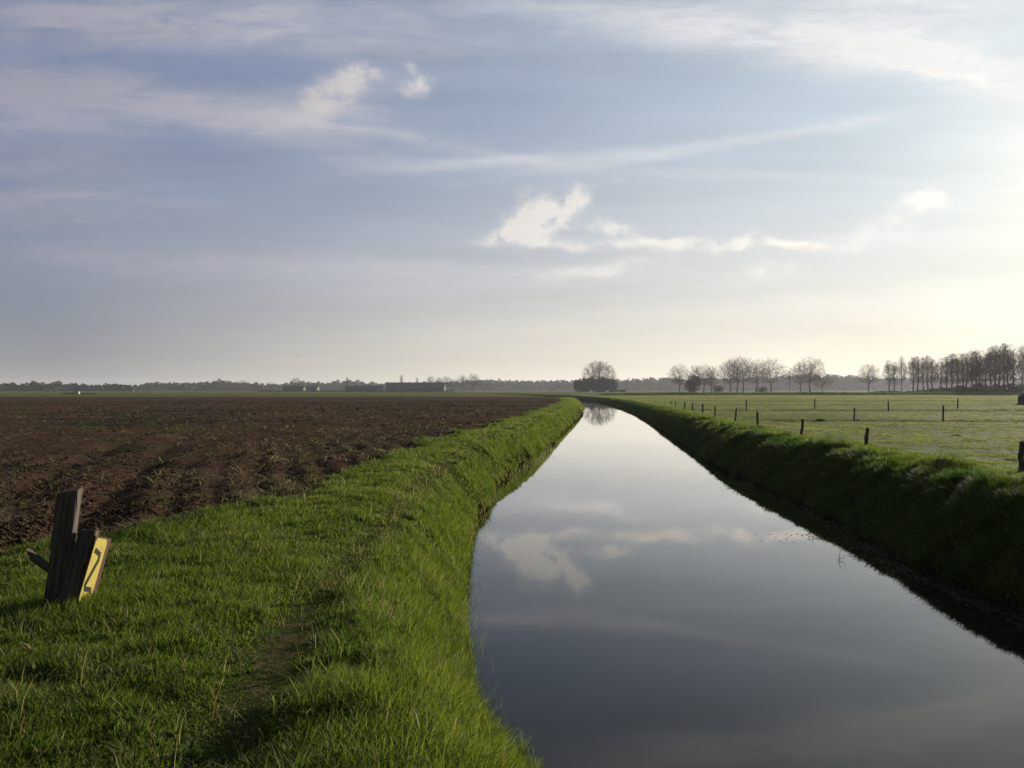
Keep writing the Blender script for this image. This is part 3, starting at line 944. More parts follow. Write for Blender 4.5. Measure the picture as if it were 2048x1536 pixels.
def leafy(name, pts, size, mat, rng, label=None, cat=None, parent=None, kind=None, group=None):
    """loose leaf-sized faces round given points (n,3)"""
    n = len(pts)
    d1 = rng.normal(0, 1, (n, 3)); d1 /= np.linalg.norm(d1, axis=1, keepdims=True)
    d2 = rng.normal(0, 1, (n, 3)); d2 -= d1 * (d1 * d2).sum(1, keepdims=True); d2 /= np.linalg.norm(d2, axis=1, keepdims=True)
    s = (size * rng.uniform(.6, 1.3, n))[:, None]
    co = np.stack([pts - d1 * s, pts + d2 * s * .55, pts + d1 * s, pts - d2 * s * .55], 1).reshape(-1, 3)
    q = (np.arange(n) * 4)[:, None] + np.arange(4)[None]
    me = fast_mesh(name, co, q, smooth=False)
    at = np.zeros((n, 4, 3), np.float32); at[:, :, 1] = rng.uniform(0, 1, n)[:, None]
    set_attr(me, 'blade', at.reshape(-1, 3))
    return tag(link(name, me, mat, parent), label, cat, group, kind)

def clump_points(rng, n, centre, rad, lumps=14, flat_base=True):
    """points on the surface of lumpy rounded masses"""
    c = np.array(centre); r = np.array(rad)
    lc = rng.normal(0, 1, (lumps, 3)); lc /= np.linalg.norm(lc, axis=1, keepdims=True)
    lc = lc * .62
    which = rng.integers(0, lumps, n)
    d = rng.normal(0, 1, (n, 3)); d /= np.linalg.norm(d, axis=1, keepdims=True)
    p = lc[which] + d * (.46 * rng.uniform(.5, 1, n) ** .5)[:, None]
    p = c + p * r
    if flat_base:
        p[:, 2] = np.maximum(p[:, 2], c[2] - r[2] + rng.uniform(0, .4, n))
    return p

rt = np.random.default_rng(77)
# --- the lone tree standing in a block of dark shrubs
Y0 = 640.0
tree('lone0', 1198, Y0, height_for(721, Y0), 'lone spreading bare tree rising out of the dark shrubs beyond the canal', None, wide=1.12)
def lone_shrubs():
    x0, x1 = gx(1150, Y0 - 12), gx(1232, Y0 - 12)
    zt = height_for(757, Y0) ; zg = 0.95
    pts = []
    for k in range(11):
        f = (k + .5) / 11
        cx = x0 + (x1 - x0) * f
        hh = zt * (.80 + .2 * math.sin(f * math.pi) + rt.normal(0, .05))
        pts.append(clump_points(rt, 1500, (cx, Y0 - 12 + rt.normal(0, 2), zg + hh * .5), (2.6, 4.5, hh * .56)))
    leafy('shrub_thicket', np.concatenate(pts), .62, M_EVER, rt, 'dense dark evergreen thicket around the foot of the lone bare tree', 'shrubs')
    p = clump_points(rt, 700, (gx(1242, Y0 - 14), Y0 - 14, 1.9), (4.0, 2.0, 1.0))
    leafy('low_shrub', p, .45, M_EVER, rt, 'low dark bush just right of the thicket under the lone tree', 'shrubs')
lone_shrubs()
# --- the broken row of trees behind the pasture  (px, top row, kind, width factor, label)
Y1 = 545.0
ROW = [
    (1359, 727, 'oak0', 1.02, 'leftmost bare tree of the broken row behind the pasture'),
    (1390, 729, 'oak2', .62, 'slim bare tree half hidden behind the dark evergreen bush'),
    (1407, 727, 'oak3', .82, 'bare tree directly right of the dark evergreen bush'),
    (1423, 730, 'oak4', .74, 'small reddish bare tree closing the first clump of the row'),
    (1460, 718, 'oak2', .80, 'left bare tree of the tall middle clump in the row'),
    (1475, 712, 'oak0', .92, 'tallest bare tree of the middle clump with a thick trunk'),
    (1487, 713, 'oak5', .80, 'bare tree right behind the tallest one of the middle clump'),
    (1512, 717, 'oak3', .96, 'dense crowned bare tree right of the middle clump'),
    (1542, 715, 'oak5', .92, 'pale open crowned bare tree ending the middle clump'),
    (1579, 738, 'slim0', 1.0, 'thin pole like bare tree in the gap of the row'),
    (1601, 722, 'oak4', .70, 'smaller bare tree leaning on the broad round one in the row'),
    (1620, 713, 'oak0', 1.12, 'broad round crowned bare tree at the right of the broken row'),
    (1645, 748, 'oak3', 1.25, 'low hazy bare tree at the foot of the broad round one'),
    (1738, 724, 'oak1', .84, 'solitary bare tree with open crown between the row and the grove'),
]
for i, (px, top, kd, wd, lb) in enumerate(ROW):
    Y = Y1 + (0, 9, -6, 4, 7, -8, 10, -3, 3, 0, 8, -5, 60, -40)[i]
    tree(kd, px, Y, height_for(top, Y), lb, 'bare trees in a broken row behind the pasture' if px < 1700 else None, wide=wd)
p = clump_points(rt, 2600, (gx(1385, Y1 - 15), Y1 - 15, 7.0), (5.6, 4.5, 7.3))
leafy('evergreen_bush', p, .55, M_EVER, rt, 'dark rounded evergreen bush among the bare trees of the first clump', 'bush')
for px, Y, w_, h_, lb in ((1436, 560, 4.5, 5.2, 'small grey bush right of the small reddish bare tree'), (1524, 560, 4.0, 4.6, 'low dark bush at the foot of the dense crowned tree')):
    leafy('small_bush', clump_points(rt, 700, (gx(px, Y), Y, .9 + h_ / 2), (w_, 3, h_ / 2 + .4)), .45, M_HEDGE, rt, lb, 'bush')
# --- the grove on the right, nearer trees taller
GROVE = []
def grove():
    spec = [(1778, 716), (1789, 721), (1804, 711), (1826, 716), (1834, 713), (1847, 714), (1856, 711), (1866, 715), (1884, 713), (1893, 710), (1904, 708),
            (1914, 705), (1924, 704), (1934, 702), (1943, 698), (1952, 696), (1961, 697), (1970, 700), (1981, 693), (1990, 689), (1999, 690),
            (2009, 684), (2017, 688), (2026, 694), (2044, 687), (2055, 684)]
    where = {0: 'slim bare tree at the far left end of the grove', 2: 'narrow column like bare tree standing a little free in the grove',
             21: 'tallest bare tree of the grove, its dark crown above all others', 24: 'bare tree of the grove cut by the right frame edge'}
    n = len(spec)
    for i, (px, top) in enumerate(spec):
        f = (px - 1775) / 290.0
        Y = 470 - 140 * f + rt.uniform(-10, 10)
        w_ = rt.uniform(.75, 1.35) * (.72 if i == 2 else 1.0)
        if i in where: lb = where[i]
        else: lb = f'bare grove tree, {("second third fourth fifth sixth seventh eighth ninth tenth eleventh twelfth thirteenth fourteenth fifteenth sixteenth seventeenth eighteenth nineteenth twentieth twenty-first twenty-second twenty-third twenty-fourth twenty-fifth twenty-sixth twenty-seventh twenty-eighth").split()[i - 1]} trunk from the left'
        tree(f'tall{int(rt.integers(0, 7))}', px, Y, height_for(top + rt.uniform(-3, 4), Y), lb, 'bare trees of the grove on the right', wide=w_, name='grove_tree')
    # undergrowth: nobody could count it
    pts = []
    for k in range(70):
        f = k / 69
        px = 1752 + 340 * f
        Y = 462 - 135 * f + rt.uniform(-14, 14)
        hh = (1.0 + 3.6 * sstep(f, .15, .6)) * rt.uniform(.55, 1.15)
        pts.append(clump_points(rt, 260, (gx(px, Y), Y, 1.0 + hh * .5), (2.8, 2.5, hh * .6)))
    leafy('grove_undergrowth', np.concatenate(pts), .5, M_FARWOOD, rt, 'tangled brown undergrowth along the foot of the grove', 'undergrowth', kind='stuff')
grove()
# ------------------------------------------------------------------ woods, hedges and farm buildings on the horizon
rf = np.random.default_rng(99)
def far_wood(px0, px1, Y, prof, name, label, per=150, step=5.5, size=1.9):
    """prof: list of (px, top row)"""
    pts = []
    px = px0
    while px < px1:
        y = Y + rf.uniform(-40, 40)
        top = np.interp(px, [p[0] for p in prof], [p[1] for p in prof]) + rf.normal(0, 1.5)
        h = max(3.5, EYE - 1 + (HOR - top) / FPX * y)
        w = h * rf.uniform(.32, .50)
        pts.append(clump_points(rf, per, (gx(px, y), y, 1 + h * .5), (w, w, h * .54), lumps=9))
        k = per // 2                                        # scrub and stems close the wood at its foot
        pts.append(np.stack([gx(px, y) + rf.normal(0, w, k), y + rf.normal(0, 4, k), .6 + rf.uniform(0, .45, k) * h], -1))
        px += step * rf.uniform(.5, 1.4) * 1000 / Y
    return leafy(name, np.concatenate(pts), size, M_FARWOOD, rf, label, 'woods', kind='stuff')
far_wood(-60, 262, 900, [(-60, 769), (0, 769), (40, 768), (70, 765), (130, 766), (180, 769), (250, 770), (262, 774)], 'far_woods', 'grey wooded skyline behind the ploughed field', 170, 5.0, 1.5)
far_wood(262, 520, 1150, [(262, 772), (300, 766), (350, 767), (400, 766), (440, 762), (480, 764), (520, 770)], 'far_woods', 'bluish treeline left of the farm beyond the field', 170, 5.0, 1.8)
far_wood(505, 1010, 1400, [(505, 769), (560, 770), (600, 764), (660, 765), (700, 761), (760, 768), (900, 765), (1010, 760)], 'far_woods', 'hazy treeline behind the farm buildings', 170, 5.5, 2.2)
far_wood(930, 1360, 1500, [(930, 760), (1000, 762), (1080, 763), (1150, 761), (1250, 761), (1300, 757), (1360, 758)], 'far_woods', 'blue hazy wood behind the lone tree', 200, 5.0, 2.4)
far_wood(1330, 1720, 1500, [(1330, 758), (1400, 757), (1480, 758), (1560, 756), (1580, 750), (1620, 749), (1660, 752), (1720, 755)], 'far_woods', 'pale blue wood seen through the broken row of trees', 200, 5.0, 2.4)
far_wood(1690, 2200, 1700, [(1690, 755), (1760, 756), (1850, 756), (2200, 755)], 'far_woods', 'palest wood low on the skyline behind the grove', 170, 5.0, 2.6)

# single trees that stand out of the skyline on the left
for px, top, Y, kd, wd, lb in (
    (592, 755, 980, 'oak2', 1.0, 'dark round tree standing out left of the farm'),
    (486, 760, 1080, 'oak0', 1.2, 'round hazy tree on the skyline at the left of the hedge'),
    (440, 761, 1080, 'oak1', 1.3, 'broad hazy tree rising from the bluish treeline'),
    (540, 764, 1000, 'oak3', 1.2, 'low round tree above the long dark hedge'),
    (694, 752, 1000, 'slim0', 1.5, 'thin dark poplar sticking up above the farm sheds'),
    (803, 748, 1000, 'slim0', 1.6, 'pale poplar behind the left part of the long barn'),
    (834, 753, 1000, 'slim0', 1.5, 'short pale poplar behind the middle of the long barn'),
    (861, 751, 820, 'oak1', .75, 'dark tree above the right part of the long barn'),
    (878, 753, 815, 'oak0', .7, 'smaller dark tree at the end of the long barn'),
    (893, 752, 810, 'oak2', .9, 'bushy tree just right of the long barn'),
    (909, 757, 810, 'oak3', .9, 'low bushy tree between the barn and the open tree'),
    (924, 749, 830, 'oak0', .8, 'pale open crowned tree right of the farm'),
    (946, 747, 820, 'oak2', .85, 'dark topped tree at the right end of the farm')):
    tree(kd, px, Y, height_for(top, Y, .8), lb, 'trees around the farm', wide=wd, name='farm_tree')

def hedge(px0, px1, Y, h, label, mat=M_HEDGE, per=60):
    x0, x1 = gx(px0, Y), gx(px1, Y)
    n = max(4, int((x1 - x0) / 1.6)); pts = []
    for k in range(n):
        hh = h * rf.uniform(.75, 1.1)
        pts.append(clump_points(rf, per, (x0 + (x1 - x0) * k / (n - 1), Y + rf.normal(0, .4), .8 + hh * .5), (1.5, 1.2, hh * .58), lumps=6))
    leafy('hedge', np.concatenate(pts), .45, mat, rf, label, 'hedge')
hedge(517, 780, 700, 1.9, 'long low dark hedge in front of the farm sheds', M_EVER)
hedge(775, 905, 690, 2.6, 'dark hedge in front of the long barn', M_EVER)
hedge(128, 152, 330, .8, 'short low dark hedge left of the small white bale', M_EVER, 90)
hedge(161, 186, 335, .7, 'short low dark hedge right of the small white bale', M_EVER, 90)

def solid(name, verts, faces, mat, parent=None):
    me = bpy.data.meshes.new(name)
    me.from_pydata([tuple(v) for v in verts], [], faces)
    me.update()
    return link(name, me, mat, parent)

def plain(name, c, rough=.7, spec=.2, var=.25, scale=3.0):
    mt, g = material(name)
    geo = g.new('ShaderNodeNewGeometry')
    n = g.noise(geo.outputs['Position'], scale, 5, .6)
    a = tuple(v * (1 - var) for v in c); b = tuple(v * (1 + var) for v in c)
    g.l.new(principled(g, g.mix(n, a, b), rough, spec, g.bump(n, .3, .02)), g.out.inputs[0])
    return mt
M_WALL = plain('dark_barn_boards', (0.050, 0.050, 0.052))
M_ROOF = plain('grey_roof_sheets', (0.075, 0.070, 0.070))
M_PALE = plain('pale_roof_sheets', (0.20, 0.195, 0.21))
M_BRICK = plain('dull_brick', (0.11, 0.07, 0.055))
M_DARK = plain('dark_opening', (0.012, 0.012, 0.013))
M_FOIL = plain('white_foil', (0.36, 0.36, 0.34), .6, .3, .08)

def barn(px0, px1, Y, eave, ridge, depth, label, wall, roof, doors=()):
    x0, x1 = gx(px0, Y), gx(px1, Y)
    w = x1 - x0
    o = bpy.data.objects.new('barn', None); COL.objects.link(o)
    o.location = (x0, Y, .75)
    tag(o, label, 'barn', 'farm buildings beyond the field')
    solid('wall', [(0, 0, 0), (w, 0, 0), (w, depth, 0), (0, depth, 0), (0, 0, eave), (w, 0, eave), (w, depth, eave), (0, depth, eave), (0, depth / 2, ridge - .1), (w, depth / 2, ridge - .1)],
          [(0, 1, 5, 4), (1, 2, 6, 9, 5), (2, 3, 7, 6), (3, 0, 4, 8, 7)], wall, o)
    e, t = .5, .18
    sl = (ridge - eave) / (depth / 2)
    a, b = -e, w + e
    zf = eave - e * sl + .12
    V = [(a, -e, zf), (b, -e, zf), (b, depth / 2, ridge + .12), (a, depth / 2, ridge + .12), (a, depth + e, zf), (b, depth + e, zf)]
    V += [(x, y, z + t) for x, y, z in V]
    F = [(0, 1, 2, 3), (3, 2, 5, 4), (6, 9, 8, 7), (9, 10, 11, 8), (0, 6, 7, 1), (4, 5, 11, 10), (0, 3, 9, 6), (3, 4, 10, 9), (1, 7, 8, 2), (2, 8, 11, 5)]
    solid('roof', V, F, roof, o)
    for fx, dw, dh in doors:
        xa = w * fx
        solid('door', [(xa, -.06, 0), (xa + dw, -.06, 0), (xa + dw, -.06, dh), (xa, -.06, dh), (xa, .02, 0), (xa + dw, .02, 0), (xa + dw, .02, dh), (xa, .02, dh)],
              [(0, 1, 2, 3), (1, 5, 6, 2), (4, 0, 3, 7), (3, 2, 6, 7)], M_DARK, o)
    return o
barn(772, 888, 740, 3.6, 9.0, 22, 'long dark barn with a broad grey roof beyond the field', M_WALL, M_ROOF, ((.12, 4, 3.1), (.55, 4, 3.1)))
barn(690, 764, 745, 2.6, 5.8, 14, 'low dark shed left of the long barn', M_WALL, M_ROOF, ((.3, 3.5, 2.2),))
barn(612, 634, 760, 3.4, 6.2, 10, 'small barn with a pale roof left of the farm sheds', M_BRICK, M_PALE, ((.4, 2.4, 2.4),))
barn(566, 606, 770, 3.0, 5.6, 11, 'dull grey shed beside the pale roofed small barn', M_WALL, M_ROOF, ())

def bale():
    bm = bmesh.new()
    n, L, r = 20, 1.5, .62
    ring = [[bm.verts.new((s * L / 2 * k, rr * math.cos(a), rr * math.sin(a) + r)) for a in [i * 2 * math.pi / n for i in range(n)]] for s, k, rr in ((-1, 1, r * .86), (-1, .94, r), (1, .94, r), (1, 1, r * .86))]
    for a, b in zip(ring, ring[1:]):
        for i in range(n):
            bm.faces.new((a[i], a[(i + 1) % n], b[(i + 1) % n], b[i]))
    bm.faces.new(ring[0][::-1]); bm.faces.new(ring[-1])
    me = bpy.data.meshes.new('hay_bale'); bm.to_mesh(me); bm.free()
    o = link('hay_bale', me, M_FOIL)
    Y = 318; X = gx(155, Y)
    o.location = (X, Y, ground_at(X, Y) - .05)
    tag(o, 'small white wrapped bale lying between two low dark hedges', 'bale')
bale()
# ------------------------------------------------------------------ wood
def mat_wood(name, a, b, moss=(0.05, 0.06, 0.02), mossy=.3):
    mt, g = material(name)
    tc = g.new('ShaderNodeTexCoord')
    P = tc.outputs['Object']
    gr = g.noise(g.vmul(P, (55, 55, 3.0)), 1.0, 5, .6, .5)
    bl = g.noise(g.vmul(P, (9, 9, 5)), 1.0, 4, .6)
    c = g.mix(g.lin(gr, .3, .7), a, b)
    c = g.mix(g.mul(g.step(bl, .52, .68), mossy), c, moss)
    cr = g.step(gr, .40, .30)
    c = g.mix(g.mul(cr, .7), c, tuple(v * .3 for v in a))
    g.l.new(principled(g, c, .85, .15, g.bump(g.add(gr, g.mul(bl, .4)), .8, .006)), g.out.inputs[0])
    return mt
M_POST = mat_wood('weathered_wood', (0.040, 0.032, 0.024), (0.110, 0.090, 0.068))
M_SIGNPOST = mat_wood('weathered_grey_wood', (0.038, 0.031, 0.023), (0.125, 0.104, 0.076), mossy=.35)
M_BROWN = mat_wood('dark_red_brown_wood', (0.045, 0.022, 0.015), (0.110, 0.060, 0.042), mossy=.15)

def post_mesh(name, rad, H, rng, sides=10, notch=True, square=False):
    """rough post: slightly uneven outline, worn top"""
    bm = bmesh.new()
    zs = [-.35, 0, .12 * H, .3 * H, .5 * H, .7 * H, .86 * H, .97 * H, H]
    rings = []
    off = rng.normal(0, .006, (len(zs), 2)); lob = rng.normal(0, .05, sides)
    for k, z in enumerate(zs):
        ring = []
        for i in range(sides):
            a = (i + .5) * 2 * math.pi / sides
            r = rad * (1 + lob[i] + rng.normal(0, .02)) * (1.06 - .10 * max(0, z) / H)
            if k == len(zs) - 1: r *= .86
            ring.append(bm.verts.new((math.cos(a) * r + off[k][0], math.sin(a) * r + off[k][1], z + (rng.normal(0, .01) + .02 * math.cos(a + 1) if k >= len(zs) - 2 else 0))))
        rings.append(ring)
    for a, b in zip(rings, rings[1:]):
        for i in range(sides):
            bm.faces.new((a[i], a[(i + 1) % sides], b[(i + 1) % sides], b[i]))
    bm.faces.new(rings[-1])
    me = bpy.data.meshes.new(name); bm.to_mesh(me); bm.free()
    return me

rp = np.random.default_rng(3)
POSTS = [  # px, top row, base row, ground z, tilt degrees, label
    (2042, 882, 947, 1.27, 0, 'thickest nearest fence post on the pasture, beside the right frame edge'),
    (1731, 856, 890, 1.24, 7, 'leaning fence post along the bank, second nearest after the one at the frame edge'),
    (1602, 838, 872, 1.22, 5, 'slightly leaning fence post along the bank, third nearest'),
    (1515, 824, 854, 1.18, -2, 'fence post along the bank with a dark tussock at its foot'),
    (1470, 817, 841, 1.14, 7, 'leaning fence post along the bank, fifth nearest, left of the tussock post'),
    (1430, 812, 834, 1.10, 2, 'fence post along the bank, sixth nearest'),
    (1405, 808, 824, 1.09, 1, 'fence post along the bank, seventh nearest'),
    (1385, 806, 820, 1.07, -3, 'short far fence post along the bank, eighth nearest'),
    (1369, 804, 816, 1.06, 2, 'small far fence post along the bank, ninth nearest'),
    (1351, 802, 812, 1.05, -2, 'tiny far fence post along the bank, second from the far end'),
    (1342, 802, 809, 1.05, 3, 'tiniest fence post at the far end of the bank line'),
    (1492, 799, 818, 1.05, 0, 'fence post out in the pasture, leftmost of the cross line'),
    (1629, 799, 816, 1.05, 1, 'faint fence post out in the pasture, second of the cross line'),
    (1708, 816, 837, 1.10, 0, 'fence post out in the pasture with a dark heap at its foot'),
    (1777, 802, 818, 1.05, 0, 'thin fence post out in the pasture beyond the one with the heap'),
    (1886, 811, 839, 1.10, -1, 'tall fence post standing in the gully of the pasture'),
    (1915, 797, 816, 1.05, 1, 'far fence post out in the pasture, rightmost of the cross line'),
]
post_variants = [post_mesh('fence_post', .055, 1.0, rp) for _ in range(5)]
for m_ in post_variants: m_.materials.append(M_POST)
for i, (px, top, base, zg, tilt, lb) in enumerate(POSTS):
    Y = (EYE - zg) * FPX / (base - HOR)
    X = gx(px, Y)
    zg2 = ground_at(X, Y)
    h = (base - top) / FPX * Y + (zg - zg2)
    o = bpy.data.objects.new('fence_post', post_variants[i % 5]); COL.objects.link(o)
    o.location = (X, Y, zg2)
    o.scale = (1.0, 1.0, max(.35, h)) if i else (1.05, 1.05, h)
    if Y > 60: o.scale = (1.25, 1.25, o.scale[2])
    o.rotation_euler = (R(rp.uniform(-3, 3)), R(tilt), rp.uniform(0, 6.28) if tilt == 0 else 0)
    tag(o, lb, 'fence post', 'wooden fence posts of the pasture')

def tussock(px, base, zg, w, h, label, name='grass_tuft', n=420, d=None, dryf=.1, cat='grass tuft'):
    Y = (EYE - zg) * FPX / (base - HOR); X = gx(px, Y)
    rng = np.random.default_rng(int(px))
    r = np.abs(rng.normal(0, .5, n)) * w * .5; a = rng.uniform(0, 6.28, n)
    x, y = X + np.cos(a) * r, Y + np.sin(a) * r
    z = np.array([ground_at(p, q) for p, q in zip(x, y)])
    hh = h * rng.uniform(.6, 1.2, n)
    ww = np.full(n, max(.008, .0008 * Y))
    o = blades(name, x, y, z, hh, ww, np.abs(rng.normal(.3, .25, n)), a, (rng.uniform(0, 1, n) < dryf) * .8, np.clip(rng.normal(.2, .15, n), 0, 1), M_BLADE, rng, label, cat, .8)
    o['kind'] = 'thing'
    return o
tussock(1512, 860, 1.2, .75, .34, 'dark grass tussock at the foot of the fence post along the bank')
tussock(1640, 836, 1.1, .6, .24, 'flat dark tussock in the pasture gully left of the heap')
tussock(1890, 930, 1.25, .6, .36, 'rank grass tuft on the bank crest beside small white flowers')

M_EARTH = plain('dark_dug_earth', (0.028, 0.020, 0.014), .95, .05, .4, 8)
M_WHITE = plain('white_petals', (0.7, 0.7, 0.66), .6, .2, .05)
def heap(px, base, zg, w, h, label, name):
    Y = (EYE - zg) * FPX / (base - HOR); X = gx(px, Y)
    rng = np.random.default_rng(int(px) + 1)
    nr, ns = 7, 20
    co = []; f = []
    for i in range(nr):
        rr = i / (nr - 1)
        for j in range(ns):
            a = j * 2 * math.pi / ns
            k = 1 + .16 * math.sin(3 * a + px) + rng.normal(0, .05)
            co.append((math.cos(a) * rr * w / 2 * k, math.sin(a) * rr * w / 2 * k * .8, h * (1 - rr ** 1.7) * (1 + rng.normal(0, .07)) - .04))
    for i in range(nr - 1):
        for j in range(ns):
            f.append((i * ns + j, (i + 1) * ns + j, (i + 1) * ns + (j + 1) % ns, i * ns + (j + 1) % ns))
    o = solid(name, co, f, M_EARTH)
    o.location = (X, Y, ground_at(X, Y))
    for p in o.data.polygons: p.use_smooth = True
    return tag(o, label, 'molehill' if name == 'molehill' else 'heap')
heap(1915, 868, 1.2, .95, .10, 'lone dark molehill on the pale pasture', 'molehill')
heap(1710, 838, 1.1, 1.35, .27, 'dark earth heap at the foot of a pasture fence post', 'earth_heap')

# small dark shelter cut by the right frame edge
def shelter():
    Y = 116.0; X = gx(2032, Y + 3.1) + .2
    o = bpy.data.objects.new('field_shelter', None); COL.objects.link(o)
    o.location = (X, Y, ground_at(X, Y) - .05)
    tag(o, 'low dark field shelter on the pasture, cut by the right frame edge', 'shelter')
    w, d, h1, h2 = 4.6, 3.0, 1.15, 2.0
    solid('wall', [(0, 0, 0), (w, 0, 0), (w, d, 0), (0, d, 0), (0, 0, h1), (w, 0, h1), (w, d, h1), (0, d, h1)],
          [(0, 1, 5, 4), (1, 2, 6, 5), (2, 3, 7, 6), (3, 0, 4, 7)], M_WALL, o)
    a, b, e = -.12, w + .12, .15
    V = [(a, -e, h1), (b, -e, h1), (b, d + e, h1), (a, d + e, h1), (a + 1.2, d * .35, h2), (b - 1.2, d * .35, h2), (b - 1.2, d * .65, h2), (a + 1.2, d * .65, h2)]
    solid('roof', V, [(0, 3, 2, 1), (4, 5, 6, 7), (0, 1, 5, 4), (1, 2, 6, 5), (2, 3, 7, 6), (3, 0, 4, 7)], M_DARK, o)
    solid('door', [(1.5, -.05, 0), (2.9, -.05, 0), (2.9, -.05, 1.0), (1.5, -.05, 1.0), (1.5, .02, 0), (2.9, .02, 0), (2.9, .02, 1.0), (1.5, .02, 1.0)],
          [(0, 1, 2, 3), (1, 5, 6, 2), (4, 0, 3, 7), (3, 2, 6, 7)], M_DARK, o)
shelter()

# ------------------------------------------------------------------ the numbered marker at the trail
def box_mesh(name, w, d, h, rng, jitter=.004, top=None, bevel=.008, mat=None, parent=None, cuts=4):
    """worn squared timber, base centre at the origin"""
    bm = bmesh.new()
    bmesh.ops.create_cube(bm, size=1.0)
    for v in bm.verts:
        v.co = Vector((v.co.x * w, v.co.y * d, (v.co.z + .5) * h))
    if top:
        for v in bm.verts:
            if v.co.z > h * .9: v.co.z += top(v.co.x, v.co.y)
    bmesh.ops.bevel(bm, geom=bm.edges[:], offset=bevel, segments=2, affect='EDGES', profile=.6)
    ed = [e for e in bm.edges if abs(e.verts[0].co.z - e.verts[1].co.z) > h * .6]
    bmesh.ops.subdivide_edges(bm, edges=ed, cuts=cuts, use_grid_fill=True)
    for v in bm.verts:
        v.co += Vector((rng.normal(0, jitter), rng.normal(0, jitter), rng.normal(0, jitter * .5)))
    me = bpy.data.meshes.new(name); bm.to_mesh(me); bm.free()
    return link(name, me, mat, parent)

M_YELLOW = None
def mat_yellow():
    mt, g = material('faded_yellow_paint')
    tc = g.new('ShaderNodeTexCoord'); P = tc.outputs['Object']
    n = g.noise(P, 14, 5, .65); n2 = g.noise(P, 60, 3, .6)
    c = g.mix(n, (0.34, 0.27, 0.042), (0.47, 0.385, 0.08))
    c = g.mix(g.mul(g.step(g.add(n, g.mul(g.sub(n2, .5), .4)), .54, .68), .65), c, (0.24, 0.16, 0.055))
    g.l.new(principled(g, c, .45, .4, g.bump(n2, .15, .002)), g.out.inputs[0])
    return mt
M_YELLOW = mat_yellow()
M_BLACK = plain('black_paint', (0.014, 0.013, 0.012), .5, .3, .2, 20)

